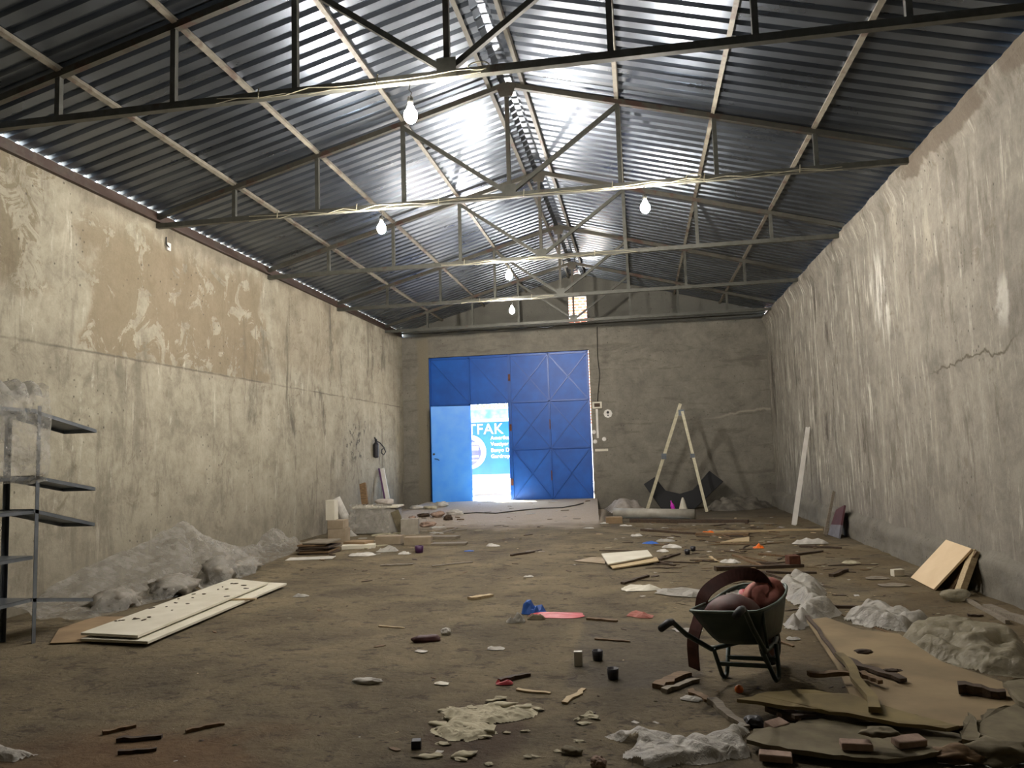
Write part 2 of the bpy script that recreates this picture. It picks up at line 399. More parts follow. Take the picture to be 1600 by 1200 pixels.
# left and right walls, near wall
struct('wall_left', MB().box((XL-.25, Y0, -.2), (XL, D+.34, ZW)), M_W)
def jag(y): return ZW-.005+.022*noise.noise(Vector((0, y*5, 1)))+.03*noise.noise(Vector((0, y*1.3, 5)))
mb = MB(); n = 300
ysr = [Y0+(D+.34-Y0)*i/n for i in range(n+1)]
vs = []
for y in ysr:
    bu = .085+.022*noise.noise(Vector((3, y*2.3, 0)))+.012*noise.noise(Vector((3, y*8, 0)))
    vs += [(XR, y, -.2), (XR, y, 4.46), (XR-bu*.5, y, 4.60), (XR-bu, y, 4.70), (XR-bu, y, jag(y)), (XR+.0, y, 4.86), (XR+.25, y, 4.86), (XR+.25, y, -.2)]
fs = [(8*i+k, 8*i+(k+1) % 8, 8*i+8+(k+1) % 8, 8*i+8+k) for i in range(n) for k in range(8)]+[tuple(range(8)), tuple(8*n+7-k for k in range(8))]
mb.add(vs, fs)
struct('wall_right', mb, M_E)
struct('wall_near', MB().box((XL-.25, Y0-.25, -.2), (XR+.25, Y0, 6.6)), M_N)
# foundation swelling along the foot of the right wall and in the corner
def plinth(y, z):
    b = .07+.035*noise.noise(Vector((1, y*1.1, z*3)))+.03*noise.noise(Vector((4, y*4, z*6)))+.05*sstep(16, 19.5, y)
    e = .40+.05*noise.noise(Vector((7, y*1.7, 0)))
    return (XR+.006-(max(0, b)+.006)*(1-sstep(e-.1, e+.02, z)), y, z)
ysp = [-5.95+i*.08 for i in range(326)]; zsp = [-.05+i*.045 for i in range(14)]
vs = [plinth(y, z) for y in ysp for z in zsp]; n = len(zsp)
fs = [(j*n+i, j*n+i+1, (j+1)*n+i+1, (j+1)*n+i) for j in range(len(ysp)-1) for i in range(n-1)]
struct('baseboard_right', MB().add(vs, fs), M_N, smooth=True)
# back wall with the gate opening, ledge, gable with its small opening
GX0, GX1, GZ = -5.64, -1.24, 4.19
mb = MB()
mb.box((XL, D, -.2), (GX0, D+.34, ZW)); mb.box((GX1, D, -.2), (XR, D+.34, ZW)); mb.box((GX0, D, GZ), (GX1, D+.34, ZW))
struct('wall_back', mb, M_N)
def rz(x): return 6.28-SL*abs(x-XC)
WX0, WX1, WZ0, WZ1 = -1.75, -1.24, 4.90, 5.67
mb = MB(); ya, yb = D+.10, D+.34
def gab(x0, x1, z0=None, z1=None):
    lo = [z0 if z0 is not None else ZW]*2
    hi = [z1 if z1 is not None else rz(x0)+.0, z1 if z1 is not None else rz(x1)+.0]
    mb.add([(x0, ya, lo[0]), (x1, ya, lo[1]), (x1, ya, hi[1]), (x0, ya, hi[0]), (x0, yb, lo[0]), (x1, yb, lo[1]), (x1, yb, hi[1]), (x0, yb, hi[0])],
           [(0, 1, 2, 3), (7, 6, 5, 4), (0, 4, 5, 1), (1, 5, 6, 2), (2, 6, 7, 3), (3, 7, 4, 0)])
gab(XL, WX0); gab(WX1, XR); gab(WX0, XC, WZ1); gab(XC, WX1, WZ1); gab(WX0, WX1, ZW, WZ0)
struct('wall_gable', mb, M_N)
fr = MB()
for a, b in (((WX0, WZ0), (WX1, WZ0)), ((WX0, WZ1), (WX1, WZ1)), ((WX0, WZ0), (WX0, WZ1)), ((WX1, WZ0), (WX1, WZ1))):
    fr.bar((a[0], ya+.03, a[1]), (b[0], ya+.03, b[1]), .03, .03, up=(0, 1, 0))
struct('window_1', fr, M_STEEL)

# corrugated roof: trapezoid ribs running from eave to ridge
def ribs(y0, y1, pitch=.2):
    out = []; y = y0
    while y < y1:
        out += [(y, 0), (y+.112, 0), (y+.130, .040), (y+.182, .040)]; y += pitch
    return out
RB = ribs(Y0-.1, D+.55)
def roof_side(x0, x1):
    mb = MB(); segs = 6; vs = []
    for i in range(segs+1):
        x = x0+(x1-x0)*i/segs
        for y, h in RB: vs.append((x, y, rz(x)+.004+h))
    n = len(RB)
    mb.add(vs, [(i*n+j, i*n+j+1, (i+1)*n+j+1, (i+1)*n+j) for i in range(segs) for j in range(n-1)])
    return mb
roof = empty('ceiling', (0, 0, 0), kind='structure')
tag(link('roof_sheet', roof_side(XL-.035, XC-.10), M_ROOF, roof), kind='structure')
tag(link('roof_sheet', roof_side(XC+.10, XR+.30), M_ROOF, roof), kind='structure')
mb = MB(); vs = []; prof = [(-.30, .045), (-.12, .075), (-.04, .10), (.04, .10), (.12, .075), (.30, .045)]
for y, h in RB:
    for dx, dz in prof: vs.append((XC+dx, y, 6.28-SL*abs(dx)+dz-.02+h*.5))
n = len(prof)
mb.add(vs, [(j*n+i, j*n+i+1, (j+1)*n+i+1, (j+1)*n+i) for j in range(len(RB)-1) for i in range(n-1)])
tag(link('ridge_cap', mb, M_ROOF, roof), kind='structure')

# eave angle on top of the left wall: the sheet rests on it and daylight leaks through the ribs
o = link('eave_angle', MB().box((XL-.02, Y0, ZW), (XL+.012, D, rz(XL)-.012)).box((XL-.02, Y0, ZW+.001), (XL+.06, D, ZW+.02)), M_EAVE)
tag(o, 'rusty brown steel angle along the top of the left wall under the roof', 'steel angle')
o = link('wall_beam', MB().bar((XL, D-.10, 4.89), (XR, D-.10, 4.90), .05, .05), M_STEEL)
tag(o, 'grey steel beam along the ledge of the back wall above the blue gate', 'beam')
# offcut of corrugated sheet tucked on the ledge
mb = MB(); vs = []; k = 0
for i in range(61):
    x = -5.9+i*.065; z = 4.875+.028*math.sin(i*.55)
    vs += [(x, D-.06, z), (x, D+.09, z+.01)]
mb.add(vs, [(2*i, 2*i+1, 2*i+3, 2*i+2) for i in range(60)])
o = link('corrugated_offcut', mb, M_ROOF); md = o.modifiers.new('t', 'SOLIDIFY'); md.thickness = .006
tag(o, 'dark wavy offcut of roofing sheet lying on the ledge above the gate', 'metal sheet')

# ------------------------------------------------------------------ trusses
A = (-3.755, -2.57, -1.385, 0, 1.39, 2.545, 3.695)
ZC = 4.745
def truss(y, label):
    t = empty('roof_truss', (XC, y, ZC), label=label, cat='roof truss', group='steel trusses carrying the roof')
    zr = lambda dx: 6.205-SL*abs(dx)-ZC
    link('bottom_chord', MB().bar((XL-XC+.0, 0, 0), (XR-XC, 0, 0), .065, .065), M_STEEL, t)
    for x1 in (XL-XC, XR-XC):
        link('rafter', MB().bar((0, 0, zr(0)), (x1, 0, zr(x1)), .06, .065), M_RAFT, t)
    for dx in A:
        link('web_post', MB().bar((dx, 0, .03), (dx, 0, zr(dx)-.03), .05, .05), M_RAFT if dx == 0 else M_STEEL, t)
    for s_, dx in ((-1, A[2]), (1, A[4])):
        link('diagonal', MB().bar((s_*.05, -.005, .06), (dx, -.005, zr(dx)-.05), .05, .05, up=(0, 1, 0)), M_STEEL, t)
    link('gusset_plate', MB().box((-.085, -.038, -.03), (.085, -.030, .14)), M_STEEL, t)
    link('gusset_plate', MB().add([(-.13, -.042, zr(0)-.02), (.13, -.042, zr(0)-.02), (.08, -.042, zr(0)-.17), (-.08, -.042, zr(0)-.17), (-.13, -.034, zr(0)-.02), (.13, -.034, zr(0)-.02), (.08, -.034, zr(0)-.17), (-.08, -.034, zr(0)-.17)],
         [(0, 1, 2, 3), (7, 6, 5, 4), (0, 4, 5, 1), (1, 5, 6, 2), (2, 6, 7, 3), (3, 7, 4, 0)]), M_RAFT, t)
    return t
TY = [6.07+3.1418*k for k in range(5)]
for y, l in zip(TY, ('dark steel roof truss crossing the top of the picture, closest of the trusses',
                     'grey steel roof truss with bulbs hung from it, second from the camera',
                     'grey steel roof truss, third from the camera in the row',
                     'grey steel roof truss, fourth from the camera, second from the back wall',
                     'grey steel roof truss in front of the gable, farthest from the camera')):
    truss(y, l)
truss(TY[0]-3.1418, 'steel roof truss overhead, out of view above the camera')

# purlins
PX = [(-5.24, 'lowest on the left slope'), (-4.05, 'second up on the left slope'), (-2.87, 'third up on the left slope'), (XC-.23, 'at the ridge, on its left side'),
      (XC+.23, 'at the ridge, on its right side'), (-.09, 'highest on the right slope'), (1.06, 'middle one on the right slope'), (2.21, 'lowest on the right slope')]
for i, (x, l) in enumerate(PX):
    mm = M_RAFT if abs(x-XC) < .3 else M_PURL
    o = link('purlin', MB().box((-.025, Y0, -.052), (.025, D+.3, -.004)), mm, loc=(x, 0, rz(x)))
    o.rotation_euler = (0, math.atan(SL)*(1 if x > XC else -1), 0)
    tag(o, 'long steel purlin under the roof sheets, '+l, 'purlin', 'purlins running down the roof')

# ------------------------------------------------------------------ bulbs and their wires
def bulb(x, y, z, label):
    t = empty('hanging_bulb', (x, y-.03, z), label=label, cat='light bulb', group='bare bulbs hung from the trusses')
    g = link('glass_bulb', MB().lathe([(.012, .085), (.026, .07), (.034, .045), (.052, .02), (.058, -.01), (.052, -.042), (.034, -.068), (.012, -.080)], n=20), M_BULB, t, smooth=True)
    link('socket', MB().lathe([(.012, .16), (.024, .15), (.026, .10), (.024, .083)], n=14), M_SOCK, t, smooth=True)
    link('wire', MB().tube([(0, 0, .155), (.012, .004, .19), (-.01, .0, .22), (.004, .0, ZC-z-.03)], .004, 6), M_DCABLE, t)
bulb(-1.81, TY[0], 4.42, 'bare glowing bulb closest to the camera, under the dark truss')
bulb(-3.17, TY[1], 4.46, 'bare glowing bulb on the left half of the second truss')
bulb(.19, TY[1], 4.45, 'bare glowing bulb on the right half of the second truss')
bulb(-2.04, TY[2], 4.48, 'small glowing bulb under the third truss, upper of the two over the gate')
bulb(-2.52, TY[3], 4.49, 'small glowing bulb under the fourth truss, lower of the two over the gate')
def wire(y, xs, label, seed, loop=None):
    r = random.Random(seed); pts = []; pts2 = []
    x = xs[0]
    while x < xs[1]:
        pts.append((x, y-.045-r.random()*.012, ZC-.01+r.uniform(-.03, .022))); pts2.append((x, y-.055-r.random()*.012, ZC-.03+r.uniform(-.035, .02))); x += .22
    mb = MB().tube(pts, .0045, 5).tube(pts2, .0035, 5)
    if loop is not None:
        mb.tube([(loop+.09*math.cos(a), y-.06, ZC+.02+.035*math.sin(a)) for a in np.linspace(-2.6, 3.2, 14)], .006, 5)
    for xx in np.arange(xs[0]+.4, xs[1], 1.1):
        mb.bar((xx, y-.06, ZC-.045), (xx+.01, y-.06, ZC+.05), .012, .004)
    tag(link('electric_cable', mb, M_CABLE), label, 'cable', 'cables tied along the truss chords')
wire(TY[0], (-3.6, -1.0), 'pale twin cable tied along the bottom chord of the closest truss', 1, -1.2)
wire(TY[1], (-5.0, 2.6), 'pale twin cable tied along the bottom chord of the second truss', 2, .78)
wire(TY[2], (-3.2, .2), 'pale cable along the bottom chord of the third truss', 3)
wire(TY[3], (-3.6, -1.4), 'pale cable along the bottom chord of the fourth truss', 4)

# ------------------------------------------------------------------ gate
gy = D+.10
g = empty('door_1', (0, 0, 0), kind='structure')
HX0, HX1, HZ1 = -4.50, -3.42, 2.86
sh = MB(); zb = .26
sh.box((GX0, gy, zb), (HX0, gy+.012, GZ+.01)); sh.box((HX0, gy, HZ1), (HX1, gy+.012, GZ+.01)); sh.box((HX1+.004, gy, zb), (-1.262, gy+.012, GZ+.01))
tag(link('door_sheet', sh, M_BLUE, g), kind='structure')
fm = MB(); fy = gy-.022
def fb(x0, z0, x1, z1, w=.045, d=.04): fm.bar((x0, fy, z0), (x1, fy, z1), w, d, up=(0, 1, 0))
for x in (-5.62, -4.52, -3.44, -3.395, -2.35, -1.295): fb(x, (HZ1 if x == -9 else zb), x, GZ-.03)
for z in (zb+.02, 1.62, HZ1+.02, GZ-.05):
    fb(-3.395, z, -1.295, z)
    if z > 2.5: fb(-5.62, z, -3.44, z)
fb(-5.62, zb+.02, -4.52, zb+.02)
tag(link('door_frame', fm, M_BLUED, g), kind='structure')
for x0, x1 in ((-3.395, -2.35), (-2.35, -1.295)):
    for z0, z1 in ((zb+.02, 1.62), (1.62, HZ1+.02), (HZ1+.02, GZ-.05)):
        b = MB(); b.bar((x0, gy-.012, z0), (x1, gy-.012, z1), .03, .03, up=(0, 1, 0)).bar((x0, gy-.012, z1), (x1, gy-.012, z0), .03, .03, up=(0, 1, 0))
        tag(link('cross_brace', b, M_BLUED, g), kind='structure')
b = MB()
for x0, x1 in ((-5.62, -4.52), (-4.52, -3.44)):
    b.bar((x0, gy-.008, GZ-.05), (x1, gy-.008, HZ1+.02), .028, .02, up=(0, 1, 0))
tag(link('cross_brace', b, M_BLUED, g), kind='structure')
b = MB()
for z in (3.55, 2.2, .75): b.box((-3.44, fy-.03, z-.09), (-3.38, fy+.0, z+.09))
for z in (2.25, .9): b.box((-2.36, fy-.03, z-.13), (-2.335, fy, z+.13))
link('rusty_bolt', b, M_RUST, g)['kind'] = 'structure'
# open wicket leaf folded back against the gate
ang = math.radians(16)
lf = empty('door_2', (HX0-.01, gy-.055, .25), rot=(0, 0, ang), kind='structure')
tag(link('door_leaf', MB().box((-1.06, -.04, .01), (0, 0, 2.58)), M_BLUEL, lf, bevel=.006), kind='structure')
b = MB().tube([(-.98, -.045, 1.18), (-.98, -.09, 1.18), (-.90, -.10, 1.17), (-.86, -.10, 1.13)], .009, 6).lathe([(.03, 0), (.03, .012)], (0, 0, 0), 12, Matrix.Translation((-1.0, -.045, 1.30)) @ Matrix.Rotation(math.pi/2, 4, 'X'))
tag(link('door_handle', b, M_DARK, lf), kind='structure')

# ------------------------------------------------------------------ outside
def ground_mat():
    m = Mt('outside_paving', rough=.9); n = m.noise(1.5, 6)
    m.col(m.ramp(n, [(.3, '#a39a8e'), (.7, '#c0b8ac')])); m.bump(n, .2, .02); return m.m
struct('ground', MB().box((-60, D+.34, -.4), (60, 90, .17)).box((GX0, D+.05, -.4), (GX1, D+.345, .235)), ground_mat())
def brick_wall():
    m = Mt('terracotta_blockwork', rough=.9)
    b = m.N('TexBrick'); m.set(b, 'Vector', m.mp((1, 1, 1), vec=None)); 
    cx = m.N('CombineXYZ'); X, Y, Z = m.xyz(); m.set(cx, 0, X); m.set(cx, 1, Z); m.t.links.new(cx.outputs[0], b.inputs['Vector'])
    m.set(b, 'Color1', lin('#93472a')); m.set(b, 'Color2', lin('#a0583a')); m.set(b, 'Mortar', lin('#e9e2d8'))
    m.set(b, 'Scale', 1.0); m.set(b, 'Mortar Size', .022); m.set(b, 'Brick Width', .3); m.set(b, 'Row Height', .15)
    m.col(b.outputs[0]); return m.m
o = link('brick_building', MB().box((-4.5, 38, .17), (6, 46, 13)), brick_wall())
tag(o, 'orange hollow brick building seen through the small gable opening', 'building')
# truck
TYY = 24.5
tk = empty('box_truck', (-5, TYY, .17), label='white truck with a bright blue advertising side parked outside the open door', cat='truck')
def tl(x, y, z): return (x+5, y-TYY, z-.17)
M_TBLUE = flat('truck_print_blue', '#0a489f', '#105ab4', 1.3, .4, bump=0)
M_TCYAN = flat('truck_print_cyan', '#3f8f9f', '#86b0b0', 2.5, .4, bump=0)
M_TWHITE = flat('truck_white', '#d9dadf', '#e6e6ea', 3, .4, bump=0)
M_TEXT = flat('print_white', '#f4f4f0', rough=.4, bump=0)
link('cargo_box', MB().box(tl(-9.4, TYY, .83), tl(-2.6, TYY+2.3, 3.02)), M_TWHITE, tk)
link('print_panel', MB().box(tl(-8.9, TYY-.02, .85), tl(-2.7, TYY, 2.56)), M_TBLUE, tk)
link('landscape_strip', MB().box(tl(-8.9, TYY-.02, 2.66), tl(-2.7, TYY, 2.98)), M_TCYAN, tk)
link('side_rail', MB().box(tl(-9.3, TYY-.03, .70), tl(-2.6, TYY+.1, .83)), flat('rail_violet_grey', '#6f6a96', '#8480a6', 4, .5), tk)
link('side_skirt', MB().box(tl(-7.6, TYY-.01, .34), tl(-3.6, TYY+.05, .68)), flat('skirt_lavender', '#b9b7d4', '#c5c3dc', 4, .5), tk)
for xx in (-8.4, -3.1):
    w = link('wheel', MB().lathe([(.18, -.12), (.40, -.11), (.43, -.05), (.43, .05), (.40, .11), (.18, .12)], n=28, mt=Matrix.Translation(tl(xx, TYY+.25, .60)) @ Matrix.Rotation(math.pi/2, 4, 'X')), M_BLACK, tk, smooth=True)
    link('wheel_hub', MB().lathe([(.18, -.125), (.17, .10)], n=20, mt=Matrix.Translation(tl(xx, TYY+.25, .60)) @ Matrix.Rotation(math.pi/2, 4, 'X')), M_GALV, w)
link('cab', MB().prism([(0, .35), (1.9, .35), (1.9, 1.2), (1.3, 2.2), (0, 2.2)], 0, 2.1, Matrix.Translation(tl(-2.5, TYY+2.2, .17)) @ Matrix.Rotation(math.pi/2, 4, 'X')), M_TWHITE, tk, bevel=.05)
# the round picture of a kitchen
circ = MB().lathe([(.56, 0), (.56, .012)], n=40, mt=Matrix.Translation(tl(-5.55, TYY-.022, 1.60)) @ Matrix.Rotation(math.pi/2, 4, 'X'))
cg = link('picture_halo', circ, flat('print_pale_glow', '#8fd0f0', '#d8f0f4', 2, .4, bump=0), tk)
link('round_picture', MB().lathe([(.44, 0), (.44, .012)], n=40, mt=Matrix.Translation(tl(-5.60, TYY-.036, 1.58)) @ Matrix.Rotation(math.pi/2, 4, 'X')), flat('print_dark_violet', '#2c2f66', '#4d4f8c', 3, .4, bump=0), cg)
b = MB()
for z, h in ((1.82, .09), (1.66, .12), (1.42, .05), (1.30, .04)): b.box(tl(-5.95, TYY-.055, z), tl(-5.24, TYY-.049, z+h))
link('picture_shelves', b, flat('print_light_band', '#dfe4ef', rough=.4, bump=0), cg)
def text(s, x, z, size, parent, mat, y=TYY-.03):
    c = bpy.data.curves.new('lettering', 'FONT'); c.body = s; c.size = size; c.extrude = .004; c.space_character = 1.05
    o = bpy.data.objects.new('lettering', c); COL.objects.link(o); o.parent = parent
    me = bpy.data.meshes.new_from_object(o); bpy.data.objects.remove(o); o = bpy.data.objects.new('lettering', me); COL.objects.link(o); o.parent = parent
    me.materials.clear(); me.materials.append(mat)
    o.location = tl(x, y, z); o.rotation_euler = (math.pi/2, 0, 0); return o
t = text('MUTFAK', -6.36, 2.17, .49, tk, M_TEXT)
for i, s in enumerate(('Amerikan M', 'Vestiyer', 'Banyo Dolab\u0131', 'Gardrop')):
    text(s, -4.83, 1.98-.20*i, .17, tk, M_TEXT)
# trees behind the truck
M_LEAF = flat('olive_leaves', '#6c7a3c', '#8f9a5a', 6, .8, bump=0)
M_BARK = flat('tree_bark', '#5d4c3a', rough=.9)
for k, (tx, ty, l) in enumerate(((-10.5, 34, 'leafy tree behind the truck, farther left'), (-6.4, 33, 'leafy tree behind the truck, nearer the brick building'))):
    t = empty('tree', (tx, ty, .17), label=l, cat='tree', group='trees beyond the truck')
    link('trunk', MB().tube([(0, 0, -.05), (.05, 0, 1.2), (-.05, .1, 2.4)], [.16, .12, .08], 8), M_BARK, t)
    b = MB(); r = random.Random(k)
    for i in range(1500):
        c = Vector((r.gauss(0, .9), r.gauss(0, .7), 3.1+r.gauss(0, .8)))
        q = Euler((r.random()*6, r.random()*6, r.random()*6)).to_matrix()
        b.add([c+q @ Vector(v) for v in ((-.09, 0, 0), (0, .035, .01), (.09, 0, 0), (0, -.035, .01))], [(0, 1, 2, 3)])
    tag(link('foliage', b, M_LEAF, t), kind='stuff')

# ------------------------------------------------------------------ wall fittings
t = empty('switch_box', (-1.07, D-.012, 2.70), label='small beige switch box with a dark dial beside the blue gate', cat='switch box')
link('case', MB().box((-.125, -.05, -.09), (.125, .01, .09)), M_CREAM, t, bevel=.008)
link('cover_window', MB().box((-.075, -.058, -.045), (.075, -.045, .05)), M_WD, t)
o = link('cable_conduit', MB().box((-1.115, D-.035, 1.84), (-1.06, D-.003, 2.60)), M_WHITE)
tag(o, 'straight white cable duct running down below the beige switch box', 'cable duct')
o = link('wall_cable', MB().tube([(-.99, D-.012, 4.78), (-1.01, D-.012, 4.0), (-.97, D-.012, 3.5), (-1.04, D-.012, 3.0), (-1.06, D-.012, 2.80)], .013, 6), M_DCABLE)
tag(o, 'dark cable dropping down the back wall to the switch box', 'cable')
t = empty('wall_lamp_socket', (-.80, D-.004, 2.47), label='round white plate with a black socket right of the switch box', cat='socket')
rotx = Matrix.Rotation(math.pi/2, 4, 'X')
link('plate', MB().lathe([(.115, 0), (.115, .012), (.10, .016)], n=8, mt=rotx), M_WHITE, t)
link('socket_hole', MB().lathe([(.035, .012), (.035, .04), (.02, .045)], n=14, mt=rotx @ Matrix.Translation((0, .03, 0))).lathe([(.02, .012), (.02, .03)], n=10, mt=rotx @ Matrix.Translation((0, -.045, 0))), M_BLACK, t)
for px, py, l in ((928, 675, 'round white junction cap left of the white cable duct'), (930, 690, 'round white junction cap at the lower end of the white cable duct'), (944, 686, 'round white junction cap right of the lower end of the duct')):
    p = at(px, py, 1, D-.004)
    tag(link('junction_cap', MB().lathe([(.055, 0), (.055, .018), (.03, .026)], n=14, mt=rotx), M_WHITE, loc=p), l, 'junction cap', 'junction caps beside the gate')
p = at(940, 703, 1, D-.004)
tag(link('sticker', MB().box((-.17, -.004, -.035), (.17, 0, .03)), M_CREAM, loc=p), 'cream rectangular strip stuck on the wall below the junction caps', 'sticker')
# black canister with a hose on the left wall
t = empty('fire_extinguisher', (XL+.075, 17.62, 1.70), label='small black canister with a curled hose hung on the left wall', cat='extinguisher')
link('cylinder', MB().lathe([(.03, -.20), (.065, -.18), (.068, .12), (.04, .17), (.022, .19)], n=18), M_DARK, t)
link('valve', MB().lathe([(.022, .18), (.03, .20), (.03, .24), (.015, .26)], n=12).bar((0, 0, .23), (.0, -.09, .29), .03, .02).bar((0, 0, .21), (0, .09, .20), .02, .02), M_BLACK, t)
link('hose', MB().tube([(0, .02, .21), (.06, .12, .16), (.13, .19, .05), (.16, .22, -.06), (.13, .17, -.13), (.09, .11, -.08), (.10, .13, .0), (.14, .18, .03)], .014, 8), M_BLACK, t, smooth=True)
p = at(261, 385, 0, XL)
t = empty('wall_bracket', p, label='small white bracket screwed high on the left wall under the roof', cat='bracket')
link('plate', MB().box((0, -.03, -.06), (.03, .05, .05)), M_WHITE, t, bevel=.005)
link('pin', MB().tube([(.015, -.04, .12), (.02, -.05, .02), (.06, -.04, -.03)], .008, 6), M_DARK, t)

# ------------------------------------------------------------------ shelf unit at the left
t = empty('metal_shelving', (-5.38, 5.94, 0), label='grey angle-steel shelving with drooping shelves beside the left wall', cat='shelving')
sx0, sx1 = -.30, 0.15   # local x of wall side and aisle side
def angle_post(x, y, h, sx):
    return MB().box((x, y-.002, 0), (x+.038*sx, y+.001, h)).box((x, y-.04, 0), (x+.003*sx, y, h))
wx, ax_ = -.055, .155
h0 = hf(-5.38, 5.94)
link('post', angle_post(ax_, 0, 2.05, -1), M_GALV, t); link('post', angle_post(ax_-.33, 0, 2.05, 1), M_GALV, t)
link('post', angle_post(ax_, -1.3, 2.05, -1), M_GALV, t); link('post', angle_post(ax_-.33, -1.3, 2.05, 1), M_GALV, t)
def shelf(p0, p1, w, name='shelf'):
    """a folded tray between two ends: flat deck and turned-down lips"""
    mb = MB(); d = Vector(p1)-Vector(p0)
    x1 = p0[0]; x0 = x1-w
    def q(x, tt, dz): v = Vector(p0)+d*tt; return (x, v.y, v.z+dz)
    def bx(xa, xb, za, zb):
        mb.add([q(xa, 0, za), q(xb, 0, za), q(xb, 1, za), q(xa, 1, za), q(xa, 0, zb), q(xb, 0, zb), q(xb, 1, zb), q(xa, 1, zb)], [(3, 2, 1, 0), (4, 5, 6, 7), (0, 1, 5, 4), (1, 2, 6, 5), (2, 3, 7, 6), (3, 0, 4, 7)])
    bx(x0, x1, -.003, 0); bx(x0, x0+.003, -.032, 0); bx(x1-.003, x1, -.032, 0)
    for e in (0, 1):
        a = Vector(p0)+d*e; s_ = .003*(1 if e == 0 else -1)
        mb.add([(x0, a.y, a.z-.032), (x1, a.y, a.z-.032), (x1, a.y+s_, a.z-.032), (x0, a.y+s_, a.z-.032), (x0, a.y, a.z), (x1, a.y, a.z), (x1, a.y+s_, a.z), (x0, a.y+s_, a.z)], [(3, 2, 1, 0), (4, 5, 6, 7), (0, 1, 5, 4), (1, 2, 6, 5), (2, 3, 7, 6), (3, 0, 4, 7)])
    return link(name, mb, M_GALV, t)
for z0, z1 in ((2.01, 1.86), (1.44, 1.30), (1.15, .96), (.39, .25)):
    shelf((ax_, -.06, z0), (ax_, .70, z1), .36)
for z in (2.02, 1.43, 1.14, .75, .39):
    shelf((ax_-.002, -1.3, z+.005), (ax_-.002, -.05, z), .326)
# film draped over the shelving
def film_grid(nu, nv, f, name, mat, label=None, cat='plastic film', thick=.0):
    vs = []; bd = []
    for j in range(nv+1):
        for i in range(nu+1): vs.append(f(i/nu, j/nv))
    n = nu+1
    mb = MB().add(vs, [(j*n+i, j*n+i+1, (j+1)*n+i+1, (j+1)*n+i) for j in range(nv) for i in range(nu)])
    o = link(name, mb, mat, smooth=True)
    if thick: md = o.modifiers.new('t', 'SOLIDIFY'); md.thickness = thick
    if label: tag(o, label, cat)
    return o
def rg(x, y, z=0, oct=4): return noise.ridged_multi_fractal(Vector((x, y, z)), 1.0, 2.1, oct, 1.0, 2.0)*.5
def drape(u, v):
    # u along the shelf (toward the end frame), v from the back over the top and down the front
    y = 4.55+u*1.47
    path = [(-5.62, 1.75), (-5.58, 2.10), (-5.42, 2.16), (-5.22, 2.12), (-5.19, 1.9), (-5.17, 1.65), (-5.18, 1.46), (-5.20, 1.40)]
    k = v*(len(path)-1); i = min(int(k), len(path)-2); f = k-i
    x = path[i][0]*(1-f)+path[i+1][0]*f; z = path[i][1]*(1-f)+path[i+1][1]*f
    w = noise.noise(Vector((u*5, v*6, 2)))*.05+rg(u*3, v*2, 5)*.04-.05
    z += .16*abs(noise.noise(Vector((u*9, 0, 8.3))))*2*max(0, 1-abs(v-.38)*3)+w*.6
    return (x+w*(1 if v > .5 else .2)+.02*u*v, y+w*.3, z)
film_grid(70, 70, drape, 'plastic_drape', M_FILMD, 'clear plastic sheet draped over the upper shelves of the grey shelving')

